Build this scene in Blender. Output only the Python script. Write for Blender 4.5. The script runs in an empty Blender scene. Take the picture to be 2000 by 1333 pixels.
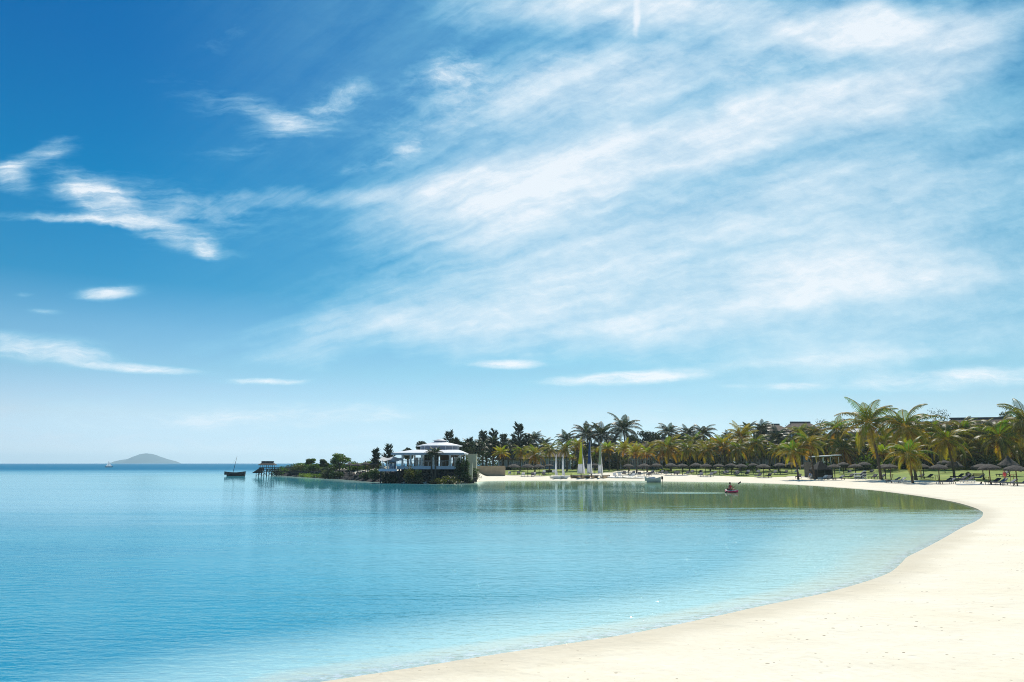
import bpy, math, random
import numpy as np
from mathutils import Vector, Matrix

sc = bpy.context.scene
col = sc.collection
R = math.radians

# ------------------------------------------------------------------ camera
CAM_H = 3.2
F = 1444.0                      # focal length in photo pixels (photo 2000 wide)
PITCH = math.atan(238.5 / F)
cd = bpy.data.cameras.new('camera')
cd.lens = F / 2000 * 36.0
cd.sensor_width = 36.0
cd.clip_start = 0.1
cd.clip_end = 60000
cam = bpy.data.objects.new('camera', cd)
col.objects.link(cam)
cam.location = (0, 0, CAM_H)
cam.rotation_euler = (math.pi / 2 + PITCH, 0, 0)
sc.camera = cam
sc.view_settings.view_transform = 'Standard'
sc.view_settings.look = 'None'
sc.view_settings.exposure = 0.0
sc.view_settings.gamma = 1.0
sc.cycles.use_denoising = True
sc.cycles.denoising_prefilter = 'NONE'
sc.cycles.filter_width = 1.0
sc.cycles.max_bounces = 8
sc.cycles.transparent_max_bounces = 12
sc.cycles.volume_bounces = 2


def pdir(px, py):
    cx = (px - 1000.0) / F
    cy = (666.5 - py) / F
    return (cx, math.cos(PITCH) - cy * math.sin(PITCH), math.sin(PITCH) + cy * math.cos(PITCH))


def P(px, py, Y):
    """world point seen at a place in the picture, at depth Y"""
    d = pdir(px, py)
    k = Y / d[1]
    return Vector((d[0] * k, Y, CAM_H + d[2] * k))


def plane(px, py, z=0.0):
    d = pdir(px, py)
    k = (z - CAM_H) / d[2]
    return Vector((d[0] * k, d[1] * k, z))


# ------------------------------------------------------------------ sun and sky
SUN_EL, SUN_AZ = R(50), R(14)       # azimuth from +Y towards +X
S = Vector((math.sin(SUN_AZ) * math.cos(SUN_EL), math.cos(SUN_AZ) * math.cos(SUN_EL), math.sin(SUN_EL)))
sl = bpy.data.lights.new('sun', 'SUN')
sl.energy = 4.6
sl.angle = R(0.55)
sl.color = (1.0, 0.95, 0.86)
so = bpy.data.objects.new('sun', sl)
col.objects.link(so)
so.rotation_euler = (-S).to_track_quat('-Z', 'Y').to_euler()

world = bpy.data.worlds.new('World')
sc.world = world
world.use_nodes = True
nt = world.node_tree
nt.nodes.clear()


class NT:
    """small helper to wire shader nodes"""
    def __init__(s, t): s.t = t
    def n(s, typ, **kw):
        nd = s.t.nodes.new(typ)
        for k, v in kw.items(): setattr(nd, k, v)
        return nd
    def put(s, sock, v):
        if isinstance(v, bpy.types.NodeSocket): s.t.links.new(v, sock)
        elif v is not None: sock.default_value = v
    def math(s, op, a, b=None, c=None, clamp=False):
        nd = s.n('ShaderNodeMath', operation=op, use_clamp=clamp)
        s.put(nd.inputs[0], a); s.put(nd.inputs[1], b); s.put(nd.inputs[2], c)
        return nd.outputs[0]
    def vmath(s, op, a, b=None):
        nd = s.n('ShaderNodeVectorMath', operation=op)
        s.put(nd.inputs[0], a)
        if op == 'SCALE': s.put(nd.inputs[3], b)
        else: s.put(nd.inputs[1], b)
        return nd.outputs['Value'] if op in ('LENGTH', 'DOT_PRODUCT') else nd.outputs[0]
    def mapr(s, v, a, b, c, d, smooth=False):
        nd = s.n('ShaderNodeMapRange')
        if smooth: nd.interpolation_type = 'SMOOTHSTEP'
        s.put(nd.inputs[0], v)
        for i, q in enumerate((a, b, c, d)): s.put(nd.inputs[i + 1], q)
        return nd.outputs[0]
    def mapping(s, v, loc=(0, 0, 0), rot=(0, 0, 0), scale=(1, 1, 1), typ='POINT'):
        nd = s.n('ShaderNodeMapping', vector_type=typ)
        s.put(nd.inputs[0], v)
        nd.inputs['Location'].default_value = loc
        nd.inputs['Rotation'].default_value = rot
        nd.inputs['Scale'].default_value = scale
        return nd.outputs[0]
    def noise(s, v, scale, detail=3, rough=0.5, dist=0.0, color=False):
        nd = s.n('ShaderNodeTexNoise')
        s.put(nd.inputs['Vector'], v)
        nd.inputs['Scale'].default_value = scale
        nd.inputs['Detail'].default_value = detail
        nd.inputs['Roughness'].default_value = rough
        nd.inputs['Distortion'].default_value = dist
        return nd.outputs['Color' if color else 'Fac']
    def mix(s, f, a, b, blend='MIX'):
        nd = s.n('ShaderNodeMix', data_type='RGBA', blend_type=blend)
        s.put(nd.inputs[0], f)
        for sock, v in ((nd.inputs[6], a), (nd.inputs[7], b)):
            s.put(sock, (*v, 1) if isinstance(v, tuple) and len(v) == 3 else v)
        return nd.outputs[2]
    def ramp(s, v, stops):
        nd = s.n('ShaderNodeValToRGB')
        s.put(nd.inputs[0], v)
        e = nd.color_ramp.elements
        while len(e) < len(stops): e.new(0.5)
        for k, (p, c) in zip(e, stops):
            k.position = p; k.color = (*c, 1)
        return nd.outputs[0]


w = NT(nt)
tc = w.n('ShaderNodeTexCoord').outputs['Generated']
sep = w.n('ShaderNodeSeparateXYZ'); w.put(sep.inputs[0], tc)
dx, dy, dz = sep.outputs
sky = w.n('ShaderNodeTexSky', sky_type='NISHITA')
sky.sun_disc = False
sky.sun_elevation = SUN_EL
sky.sun_rotation = SUN_AZ
sky.air_density = 1.0
sky.dust_density = 0.4
sky.ozone_density = 2.0
elev = w.math('MAXIMUM', dz, 0.0)
# clearer, deeper blue air high up, the white veil of humid sea air low down
deep = w.mix(1.0, sky.outputs[0], w.ramp(elev, [(0.0, (.93, 1.24, 1.9)), (0.026, (.86, 1.06, 1.55)), (0.06, (.90, .99, 1.22)), (0.117, (.59, .88, 1.0)),
    (0.162, (.44, .82, .95)), (0.219, (.10, .64, .84)), (0.337, (.0, .59, .86)), (0.468, (.0, .50, .86)), (0.9, (.0, .44, .85))]), 'MULTIPLY')
deep = w.vmath('SCALE', deep, w.mapr(dx, -0.45, 0.6, 1.0, 0.80))

# clouds live on directions: u = x/y, v = z/y for the half of the sky towards the sea
ysafe = w.math('MAXIMUM', dy, 0.08)
u = w.math('DIVIDE', dx, ysafe)
v = w.math('DIVIDE', dz, ysafe)
cmb = w.n('ShaderNodeCombineXYZ'); w.put(cmb.inputs[0], u); w.put(cmb.inputs[1], v)
uv = cmb.outputs[0]
# slow warp so that no cloud keeps a clean outline
wn = w.noise(uv, 3.0, 4, 0.6, color=True)
wv = w.vmath('SCALE', w.vmath('SUBTRACT', wn, (0.5, 0.5, 0.5)), 0.16)
uvw = w.vmath('ADD', uv, wv)
wn2 = w.noise(uv, 11.0, 4, 0.65, color=True)
wv2 = w.vmath('SCALE', w.vmath('SUBTRACT', wn2, (0.5, 0.5, 0.5)), 0.028)
uvs = w.vmath('ADD', uv, wv2)


def uvp(px, py):
    d = pdir(px, py)
    return d[0] / d[1], d[2] / d[1]


def fibre(ang, sx, sy, scale, warp, detail=6, rough=0.6, dist=0.3):
    m = w.mapping(warp, rot=(0, 0, -R(ang)), scale=(sx, sy, 1))
    return w.noise(m, scale, detail, rough, dist)


def msum(*pairs):
    t = None
    for (sk, wt) in pairs:
        x = w.math('MULTIPLY', sk, wt)
        t = x if t is None else w.math('ADD', t, x)
    return t


# the streamers fan out from a point low on the left
fu, fv = uvp(-500, 930)
rel = w.vmath('SUBTRACT', uvs, (fu, fv, 0))
rs = w.n('ShaderNodeSeparateXYZ'); w.put(rs.inputs[0], rel)
frad = w.vmath('LENGTH', rel)
fth = w.math('ARCTAN2', rs.outputs[1], rs.outputs[0])


def fan(k, scale, detail, rough):
    c = w.n('ShaderNodeCombineXYZ'); w.put(c.inputs[0], frad); w.put(c.inputs[1], w.math('MULTIPLY', fth, k))
    return w.noise(c.outputs[0], scale, detail, rough, 0.25)


grain = w.noise(w.mapping(uvs, rot=(0, 0, -R(24)), scale=(1, 2.2, 1)), 17.0, 6, 0.7)
fibres = {
    'main': msum((fan(8.0, 2.4, 4, .55), .44), (fan(7.0, 6.5, 5, .62), .28), (grain, .28)),
    'feather': msum((fibre(-24, 1.0, 7.0, 6, uvs, 4), .42), (fibre(-8, 1.0, 7.0, 10, uvs, 5, .64), .36), (grain, .22)),
    'puff': msum((fibre(12, 1.0, 1.7, 22, uvs, 5, 0.68), .45), (fibre(38, 1.0, 4.0, 9, uvs, 4), .35), (grain, .20)),
    'flat': msum((fibre(2, 1.0, 5.0, 11, uvs, 5, 0.65), .75), (grain, .25)),
}
blobs = {
    'main': [(1120, 335, 450, 90, 17, .80), (1000, 395, 300, 90, 14, .45), (1560, 215, 420, 80, 17, .66), (1850, 130, 360, 100, 22, .6), (1140, 10, 320, 64, 3, 1.0), (1760, 40, 320, 60, 8, .55),
             (1600, 20, 420, 80, -4, .62), (1350, 110, 460, 110, 10, .48), (1350, 470, 680, 170, 9, .48), (1450, 600, 820, 90, 4, .52),
             (1780, 680, 580, 66, 7, .7), (1850, 330, 460, 150, 12, .42), (1850, 520, 440, 100, 9, .56), (1080, 510, 480, 90, 16, .32),
             (540, 405, 460, 30, 4, .5), (850, 650, 600, 60, 3, .40), (1040, 215, 380, 140, 20, .52), (1400, 350, 900, 420, 12, .24)],
    'feather': [(185, 380, 110, 40, -24, .74), (330, 455, 180, 30, -20, .62), (405, 487, 34, 26, -40, .5), (80, 300, 120, 34, 22, .60), (20, 345, 50, 36, -35, .62), (130, 425, 220, 13, -3, .62),
                (450, 205, 210, 52, -18, .50), (560, 238, 120, 30, -20, .42), (490, 288, 150, 44, 14, .42), (330, 400, 340, 60, -10, .45), (720, 250, 220, 50, -12, .42), (300, 420, 420, 160, -10, .22)],
    'puff': [(870, 135, 110, 66, 18, .80), (665, 195, 100, 46, 24, .54), (960, 205, 190, 70, 20, .55), (1200, 130, 280, 80, 4, .5), (785, 300, 70, 28, 28, .55), (690, 330, 60, 18, 10, .45),
             (460, 55, 120, 40, 40, .36), (1560, 110, 330, 90, 30, .5), (700, 240, 260, 110, 10, .30)],
    'flat': [(70, 682, 240, 36, -7, .95), (300, 722, 140, 11, -3, .9), (525, 745, 105, 9, 0, .95), (207, 573, 80, 19, 4, .95), (85, 608, 46, 9, -3, .55), (995, 712, 92, 12, 0, 1.15),
             (1210, 740, 190, 17, 2, 1.3), (1870, 740, 280, 30, 3, 1.0), (1650, 700, 420, 16, 4, .6), (1243, 30, 62, 10, 88, 1.15), (1540, 756, 66, 11, 0, .75), (1430, 755, 50, 6, 0, .6), (1290, 803, 26, 4, 0, .8), (45, 575, 24, 7, 0, .5),
             (300, 800, 520, 50, 0, .5), (760, 800, 400, 30, 2, .45), (500, 850, 1000, 40, 0, .4)],
}
erode = {'main': 0.85, 'feather': 1.0, 'puff': 1.0, 'flat': 0.8}
rng_f = {'main': (0.36, 0.63), 'feather': (0.39, 0.61), 'puff': (0.39, 0.61), 'flat': (0.34, 0.62)}
flatw = w.vmath('ADD', uv, w.vmath('MULTIPLY', wv2, (0.7, 0.3, 0)))
warpf = {'main': uvw, 'feather': uvs, 'puff': uvs, 'flat': flatw}
alphas = []
for kind, lst in blobs.items():
    tot = None
    for (bx, by, hl, hw, ang, st) in lst:
        cu, cv = uvp(bx, by)
        m = w.mapping(warpf[kind], (cu, cv, 0), (0, 0, R(ang)), (hl / F, hw / F, 1), 'TEXTURE')
        k = w.mapr(w.vmath('LENGTH', m), 1.45, 0.1, 0.0, st, True)
        tot = k if tot is None else w.math('ADD', tot, k)
    tot = w.math('MINIMUM', tot, 1.15)
    fib = w.mapr(fibres[kind], *rng_f[kind], 0.0, 1.0)
    e = w.math('SUBTRACT', w.math('MULTIPLY', tot, 1.45), w.math('MULTIPLY', w.math('SUBTRACT', 1.0, fib), erode[kind]))
    alphas.append(w.mapr(e, -0.22 if kind == 'main' else -0.12, 1.42, 0.0, 1.0))
    alphas[-1] = w.math('MULTIPLY', alphas[-1], w.math('MINIMUM', w.math('MULTIPLY', tot, 2.6 if kind == 'main' else 1.6), 1.0))
    alphas[-1] = w.math('POWER', alphas[-1], {'main': 1.0, 'feather': 1.4, 'puff': 1.3, 'flat': 1.1}[kind])
cl = alphas[0]
for a in alphas[1:]:
    cl = w.math('SUBTRACT', w.math('ADD', cl, a), w.math('MULTIPLY', cl, a))
front = w.mapr(dy, 0.1, 0.35, 0.0, 1.0, True)
cl = w.math('MULTIPLY', cl, front)
# behind the camera: a loose field of the same cirrus
bn = w.noise(w.mapping(tc, scale=(2.0, 3.5, 6.0)), 1.6, 6, 0.6, 0.4)
back = w.math('MULTIPLY', w.mapr(bn, 0.5, 0.72, 0.0, 0.6, True), w.math('SUBTRACT', 1.0, front))
cl = w.math('MAXIMUM', cl, back)
cl = w.math('MULTIPLY', cl, 0.90)
# thin high veil, thickening towards the sun's side
sheet = w.math('MULTIPLY', w.math('MULTIPLY', w.mapr(u, -0.60, 0.10, 0.0, 0.30, True), w.mapr(fibres['main'], 0.38, 0.6, 0.65, 1.35)), front)
deep = w.mix(sheet, deep, (3.4, 7.6, 9.2))
SKY_S = 0.1
skycol = w.mix(cl, deep, w.ramp(cl, [(0.0, (3.0, 7.2, 9.2)), (0.45, (6.0, 8.4, 9.7)), (0.95, (9.4, 9.75, 10.2))]))
bg = w.n('ShaderNodeBackground')
w.put(bg.inputs[0], skycol)
bg.inputs[1].default_value = SKY_S
wo = w.n('ShaderNodeOutputWorld')
nt.links.new(bg.outputs[0], wo.inputs[0])

# ------------------------------------------------------------------ materials
MATS = {}


def new_mat(name):
    m = bpy.data.materials.new(name)
    m.use_nodes = True
    t = m.node_tree
    t.nodes.clear()
    return m, NT(t)


def out(q, shader, disp=None):
    o = q.n('ShaderNodeOutputMaterial')
    q.t.links.new(shader, o.inputs[0])


def plain(name, colr, rough=0.6, metal=0.0, var=0.25, scale=3.0, bump=0.0, stretch=(1, 1, 1), spec=0.4):
    """a painted, wooden or stone surface with its own uneven tone"""
    m, q = new_mat(name)
    b = q.n('ShaderNodeBsdfPrincipled')
    co = q.n('ShaderNodeTexCoord').outputs['Object']
    mp = q.mapping(co, scale=stretch)
    nz = q.noise(mp, scale, 5, 0.6)
    lo = tuple(c * (1 - var) for c in colr); hi = tuple(min(1, c * (1 + var)) for c in colr)
    q.put(b.inputs['Base Color'], q.mix(q.mapr(nz, 0.3, 0.7, 0, 1), lo, hi))
    b.inputs['Roughness'].default_value = rough
    b.inputs['Metallic'].default_value = metal
    b.inputs['Specular IOR Level'].default_value = spec
    if bump:
        bp = q.n('ShaderNodeBump'); bp.inputs['Distance'].default_value = bump
        q.put(bp.inputs['Height'], q.noise(mp, scale * 4, 4, 0.6))
        q.put(b.inputs['Normal'], bp.outputs[0])
    out(q, b.outputs[0])
    MATS[name] = m
    return m


def leafmat(name, transl=0.5, gain=(1, 1, 1), rough=0.45):
    """leaves: colour from the blade's own age ('tint'), light passes through them"""
    m, q = new_mat(name)
    at = q.n('ShaderNodeAttribute', attribute_name='tint')
    c = at.outputs['Color']
    d = q.n('ShaderNodeBsdfPrincipled')
    q.put(d.inputs['Base Color'], c)
    d.inputs['Roughness'].default_value = rough
    d.inputs['Specular IOR Level'].default_value = 0.35
    tr = q.n('ShaderNodeBsdfTranslucent')
    q.put(tr.inputs[0], q.mix(1.0, c, gain, 'MULTIPLY'))
    mx = q.n('ShaderNodeMixShader')
    mx.inputs[0].default_value = transl
    q.t.links.new(d.outputs[0], mx.inputs[1]); q.t.links.new(tr.outputs[0], mx.inputs[2])
    out(q, mx.outputs[0])
    MATS[name] = m
    return m


leafmat('palm_leaf', 0.5, (2.6, 2.4, 0.5))
leafmat('dark_leaf', 0.25, (1.3, 1.5, 0.7))
leafmat('bush_leaf', 0.45, (1.6, 1.9, 0.7))
plain('palm_bark', (0.10, 0.072, 0.05), 0.9, var=0.45, scale=6, bump=0.03, stretch=(1, 1, 3))
plain('bark', (0.075, 0.055, 0.04), 0.9, var=0.4, scale=5, bump=0.03)
plain('thatch', (0.085, 0.072, 0.06), 0.95, var=0.5, scale=9, bump=0.05, stretch=(1, 1, .35))
plain('roof_thatch', (0.17, 0.13, 0.10), 0.95, var=0.4, scale=3, bump=0.06, stretch=(2.5, 2.5, .5))
plain('ridge', (0.10, 0.085, 0.08), 0.9, var=0.3, scale=4, bump=0.02)
plain('brown_thatch', (0.16, 0.10, 0.055), 0.95, var=0.4, scale=3, bump=0.06, stretch=(2.5, 2.5, .5))
plain('wood', (0.12, 0.07, 0.035), 0.7, var=0.35, scale=5, stretch=(1, 1, 4))
plain('orange_wood', (0.34, 0.15, 0.045), 0.7, var=0.3, scale=5)
plain('dark_wood', (0.035, 0.027, 0.022), 0.8, var=0.4, scale=5)
plain('grey_wood', (0.16, 0.14, 0.12), 0.85, var=0.35, scale=4)
plain('white_paint', (0.78, 0.78, 0.77), 0.5, var=0.05)
plain('roof_white', (0.80, 0.80, 0.80), 0.45, var=0.05, scale=1)
plain('grey_roof', (0.42, 0.43, 0.46), 0.5, var=0.1, scale=1)
plain('lilac_wall', (0.30, 0.30, 0.36), 0.6, var=0.12, scale=2)
plain('cream_wall', (0.52, 0.50, 0.36), 0.85, var=0.10, scale=1.5)
plain('tan_wall', (0.40, 0.31, 0.20), 0.9, var=0.18, scale=1.2, bump=0.01)
plain('grey_wall', (0.36, 0.36, 0.36), 0.85, var=0.12, scale=1.0)
plain('pale_wall', (0.50, 0.53, 0.50), 0.85, var=0.1, scale=1.0)
plain('blue_wall', (0.26, 0.33, 0.42), 0.8, var=0.1, scale=1.0)
plain('blue_paint', (0.10, 0.22, 0.42), 0.5, var=0.1)
plain('deck_blue', (0.52, 0.60, 0.70), 0.6, var=0.1)
plain('glass_dark', (0.02, 0.03, 0.035), 0.08, var=0.2, spec=0.6)
plain('rock', (0.022, 0.018, 0.016), 0.9, var=0.6, scale=2.5, bump=0.06)
plain('pale_rock', (0.16, 0.13, 0.10), 0.9, var=0.5, scale=2.5, bump=0.05)
plain('fabric_dark', (0.025, 0.03, 0.055), 0.85, var=0.2)
plain('fabric_grey', (0.16, 0.17, 0.20), 0.85, var=0.2)
plain('fabric_white', (0.75, 0.75, 0.74), 0.85, var=0.06)
plain('black_cloth', (0.012, 0.012, 0.014), 0.9, var=0.3)
plain('hull_dark', (0.018, 0.014, 0.013), 0.6, var=0.3)
plain('hull_cream', (0.50, 0.50, 0.42), 0.4, var=0.06)
plain('hull_white', (0.80, 0.80, 0.78), 0.35, var=0.04)
plain('hull_tan', (0.45, 0.33, 0.2), 0.5, var=0.1)
plain('kayak_red', (0.85, 0.05, 0.13), 0.35, var=0.06)
plain('metal', (0.45, 0.46, 0.48), 0.35, metal=0.9, var=0.05)
plain('sail_yellow', (0.62, 0.66, 0.05), 0.7, var=0.06)
plain('sail_white', (0.82, 0.82, 0.82), 0.7, var=0.04)
plain('sail_blue', (0.06, 0.13, 0.32), 0.7, var=0.1)
plain('sail_green', (0.30, 0.40, 0.26), 0.7, var=0.1)
def cloth(name, colr, transl=0.45):
    m, q = new_mat(name)
    co = q.n('ShaderNodeTexCoord').outputs['Object']
    nz = q.noise(co, 2.5, 4, .6)
    c = q.mix(q.mapr(nz, .3, .7, 0, 1), tuple(x * .93 for x in colr), colr)
    d = q.n('ShaderNodeBsdfDiffuse'); q.put(d.inputs[0], c)
    t = q.n('ShaderNodeBsdfTranslucent'); q.put(t.inputs[0], c)
    mx = q.n('ShaderNodeMixShader'); mx.inputs[0].default_value = transl
    q.t.links.new(d.outputs[0], mx.inputs[1]); q.t.links.new(t.outputs[0], mx.inputs[2])
    out(q, mx.outputs[0]); MATS[name] = m


cloth('sail_yellow', (0.66, 0.70, 0.06)); cloth('sail_white', (0.92, 0.92, 0.92), .58); cloth('sail_blue', (0.05, 0.12, 0.30)); cloth('sail_green', (0.40, 0.50, 0.34))
cloth('fabric_white', (0.8, 0.8, 0.79), .3)
plain('skin', (0.36, 0.19, 0.12), 0.6, var=0.06)
plain('cloth_red', (0.72, 0.07, 0.07), 0.8, var=0.1)
plain('cloth_blue', (0.20, 0.33, 0.55), 0.8, var=0.1)
plain('hair', (0.03, 0.02, 0.015), 0.6, var=0.3)
plain('island_scrub', (0.05, 0.085, 0.085), 0.95, var=0.3, scale=0.006)

# sand: coral grains, scattered dark bits of seaweed and shell, faint trampling
m, q = new_mat('sand')
ps = q.n('ShaderNodeNewGeometry').outputs['Position']
b = q.n('ShaderNodeBsdfPrincipled')
big = q.noise(ps, 0.35, 4, 0.55)
fine = q.noise(ps, 9.0, 4, 0.6)
base = q.mix(q.mapr(big, 0.3, 0.7, 0, 1), (0.86, 0.78, 0.60), (0.90, 0.84, 0.69))
base = q.mix(q.mapr(fine, 0.35, 0.65, 0.0, 0.22), base, (0.70, 0.61, 0.45))
vor = q.n('ShaderNodeTexVoronoi'); vor.inputs['Scale'].default_value = 7.0
q.put(vor.inputs['Vector'], ps); vor.inputs['Randomness'].default_value = 1.0
wc = q.n('ShaderNodeSeparateColor'); q.put(wc.inputs[0], vor.outputs['Color'])
size = q.math('MULTIPLY', q.math('POWER', wc.outputs[0], 2.5), 0.26)
spot = q.math('LESS_THAN', vor.outputs['Distance'], size)
patch = q.mapr(q.noise(ps, 0.5, 4, 0.6), 0.42, 0.60, 0.0, 1.0, True)
spot = q.math('MULTIPLY', q.math('MULTIPLY', spot, patch), q.math('GREATER_THAN', wc.outputs[1], 0.2))
base = q.mix(q.math('MULTIPLY', spot, 0.85), base, (0.20, 0.14, 0.07))
# damp strip left by the last wave, seabed below
sz = q.n('ShaderNodeSeparateXYZ'); q.put(sz.inputs[0], ps)
damp = q.mapr(q.math('ADD', sz.outputs[2], q.math('MULTIPLY', q.math('SUBTRACT', big, .5), 0.05)), 0.008, 0.055, 0.6, 0.0, True)
base = q.mix(damp, base, (0.60, 0.53, 0.40))
q.put(b.inputs['Base Color'], base)
b.inputs['Roughness'].default_value = 0.95
b.inputs['Specular IOR Level'].default_value = 0.1
bp = q.n('ShaderNodeBump'); bp.inputs['Distance'].default_value = 1.0
dimp = q.n('ShaderNodeTexVoronoi', feature='SMOOTH_F1'); dimp.inputs['Scale'].default_value = 2.1; q.put(dimp.inputs['Vector'], q.vmath('ADD', ps, q.vmath('SCALE', q.noise(ps, 1.0, 2, .5, color=True), 0.6)))
hgt = q.math('ADD', q.math('MULTIPLY', q.mapr(dimp.outputs['Distance'], 0.0, 0.27, 0.0, 1.0, True), q.math('MULTIPLY', patch, 0.02)), q.math('ADD', q.math('MULTIPLY', q.noise(ps, 1.3, 3, 0.5), 0.05), q.math('MULTIPLY', q.noise(ps, 6, 3, 0.6), 0.012)))
q.put(bp.inputs['Height'], hgt); bp.inputs['Strength'].default_value = 0.8
q.put(b.inputs['Normal'], bp.outputs[0])
out(q, b.outputs[0]); MATS['sand'] = m

# lawn
m, q = new_mat('lawn')
ps = q.n('ShaderNodeNewGeometry').outputs['Position']
b = q.n('ShaderNodeBsdfPrincipled')
g = q.mix(q.mapr(q.noise(ps, 0.25, 5, 0.6), 0.35, 0.65, 0, 1), (0.11, 0.19, 0.010), (0.26, 0.32, 0.022))
g = q.mix(q.mapr(q.noise(ps, 0.9, 4, 0.65), 0.55, 0.72, 0, 0.7), g, (0.40, 0.33, 0.14))
q.put(b.inputs['Base Color'], g); b.inputs['Roughness'].default_value = 0.9
out(q, b.outputs[0]); MATS['lawn'] = m

# sea
m, q = new_mat('sea')
ps = q.n('ShaderNodeNewGeometry').outputs['Position']
sp = q.n('ShaderNodeSeparateXYZ'); q.put(sp.inputs[0], ps)
X, Yc, _ = sp.outputs
dep = q.n('ShaderNodeAttribute', attribute_name='depth').outputs['Fac']
patchn = q.noise(q.mapping(ps, scale=(0.012, 0.05, 1)), 1.0, 5, 0.6, 0.6)
# a breeze ruffles the near water and the open sea outside the reef; the bay in the lee of the palms lies calm
edge = q.math('ADD', Yc, q.math('MULTIPLY', q.math('SUBTRACT', patchn, 0.5), 20.0))
shd = q.n('ShaderNodeAttribute', attribute_name='offing').outputs['Fac']
sedge = q.math('ADD', shd, q.math('MULTIPLY', q.math('SUBTRACT', patchn, 0.5), 30.0))
lee = q.mapr(sedge, 24.0, 54.0, 1.0, 0.0, True)
fray = q.math('ADD', edge, q.math('MULTIPLY', q.math('SUBTRACT', q.noise(q.mapping(ps, scale=(.07, .30, 1)), 1.0, 5, .7), 0.5), 34.0))
calm = q.math('MULTIPLY', q.mapr(fray, 38.0, 56.0, 0.0, 1.0, True), lee)
glassy = q.mapr(edge, 30.0, 75.0, 0.0, 0.5, True)
calm = q.math('MAXIMUM', calm, glassy)
streak = q.noise(q.mapping(ps, scale=(0.02, 0.14, 1)), 1.0, 4, 0.6, 0.8)
amp = q.mapr(calm, 0.0, 1.0, 0.75, 0.05)
amp = q.math('MULTIPLY', amp, q.mapr(streak, 0.3, 0.7, 0.6, 1.35))
amp = q.math('MULTIPLY', amp, q.math('ADD', 1.0, q.math('MULTIPLY', q.mapr(X, 4.0, 18.0, 0.0, 1.3, True), q.mapr(fray, 36.0, 50.0, 1.0, 0.0, True))))
offshore = q.mapr(q.math('ADD', edge, q.math('MULTIPLY', q.math('SUBTRACT', streak, .5), 120.0)), 150.0, 420.0, 0.0, 1.0, True)
# wake trailing left of the kayak
kw = plane(1335, 963)
wk = q.math('SUBTRACT', 1.0, q.vmath('LENGTH', q.mapping(ps, (kw.x, kw.y, 0), (0, 0, R(-3)), (6.5, 3.2, 10), 'TEXTURE')), clamp=True)
amp = q.math('MAXIMUM', amp, q.math('MULTIPLY', wk, 1.1))
rot = q.mapping(ps, rot=(0, 0, R(8)), scale=(0.85, 2.1, 1))
n1 = q.noise(rot, 1.9, 3, 0.55, 0.4)
n2 = q.noise(q.mapping(ps, rot=(0, 0, R(-14)), scale=(1.0, 2.2, 1)), 4.6, 2, 0.5, 0.3)
n3 = q.noise(q.mapping(ps, scale=(0.5, 1, 1)), 0.22, 2, 0.5)
h = q.math('ADD', q.math('MULTIPLY', n1, 0.046), q.math('MULTIPLY', n2, 0.014))
h = q.math('ADD', h, q.math('MULTIPLY', n3, 0.05))
# short sharp wavelets that catch the sun here and there
sp1 = q.noise(q.mapping(ps, scale=(1, 0.6, 1)), 13.0, 2, 0.6)
gz = plane(1330, 1110)
gl = q.math('SUBTRACT', 1.0, q.vmath('LENGTH', q.mapping(ps, (gz.x - 0.5, gz.y + 1, 0), (0, 0, 0), (7.5, 15, 10), 'TEXTURE')), clamp=True)
gl = q.math('POWER', gl, 0.8)
pk = q.math('POWER', q.mapr(sp1, 0.655, 0.80, 0.0, 1.0), 1.2)
h = q.math('ADD', q.math('MULTIPLY', h, amp), q.math('MULTIPLY', q.math('MULTIPLY', pk, gl), 0.075))
bp = q.n('ShaderNodeBump'); bp.inputs['Distance'].default_value = 1.0
bp.inputs['Strength'].default_value = 1.0
q.put(bp.inputs['Height'], h)
nrm = bp.outputs[0]
gls = q.n('ShaderNodeBsdfGlossy')
gls.inputs['Color'].default_value = (0.80, 0.97, 1.0, 1)
q.put(gls.inputs['Roughness'], q.math('ADD', q.mapr(calm, 0, 1, 0.10, 0.045), q.math('MULTIPLY', offshore, 0.22)))
q.put(gls.inputs['Normal'], nrm)
clear = q.mapr(dep, 0.0, 0.02, 0.5, 0.0)
body = q.mix(q.mapr(q.noise(q.mapping(ps, scale=(.03, .08, 1)), 1.0, 4, .6), .3, .7, 0, 1), (0.012, 0.26, 0.39), (0.03, 0.36, 0.48))
body = q.mix(offshore, body, (0.0, 0.15, 0.29))
bk = plane(1180, 1075)
bank = q.math('SUBTRACT', 1.0, q.vmath('LENGTH', q.mapping(ps, (bk.x + 1, bk.y + 4, 0), (0, 0, R(-20)), (23, 20, 10), 'TEXTURE')), clamp=True)
bank = q.mapr(q.math('MULTIPLY', bank, q.mapr(patchn, 0.3, 0.7, .7, 1.3)), 0.0, 0.75, 0.0, 0.9, True)
body = q.mix(bank, body, (0.20, 0.55, 0.66))
body = q.mix(q.mapr(dep, 0.06, 1.3, 0.95, 0.0, True), body, (0.52, 0.80, 0.76))
body = q.mix(q.mapr(dep, 0.0, 0.16, 0.9, 0.0, True), body, (0.74, 0.80, 0.64))
refl_tint = q.math('MULTIPLY', q.math('MULTIPLY', q.mapr(shd, 8.0, 55.0, 1.0, 0.0, True), q.mapr(fray, 36.0, 58.0, 0.0, 1.0, True)), q.mapr(X, -14.0, 6.0, 0.15, 0.9, True))  # greenish tree reflection and sandy bed painted into the far-shore water colour
body = q.mix(refl_tint, body, (0.25, 0.34, 0.10))
foam_glint = q.math('MULTIPLY', q.mapr(dep, 0.006, 0.026, 1.0, 0.0, True), q.mapr(q.noise(ps, 5.0, 4, .7), .42, .6, 0, .85))  # foam line; bright wet-edge glints are painted white here too
body = q.mix(foam_glint, body, (0.9, 0.92, 0.9))
clear = q.math('MULTIPLY', clear, q.math('SUBTRACT', 1.0, foam_glint))
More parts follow.
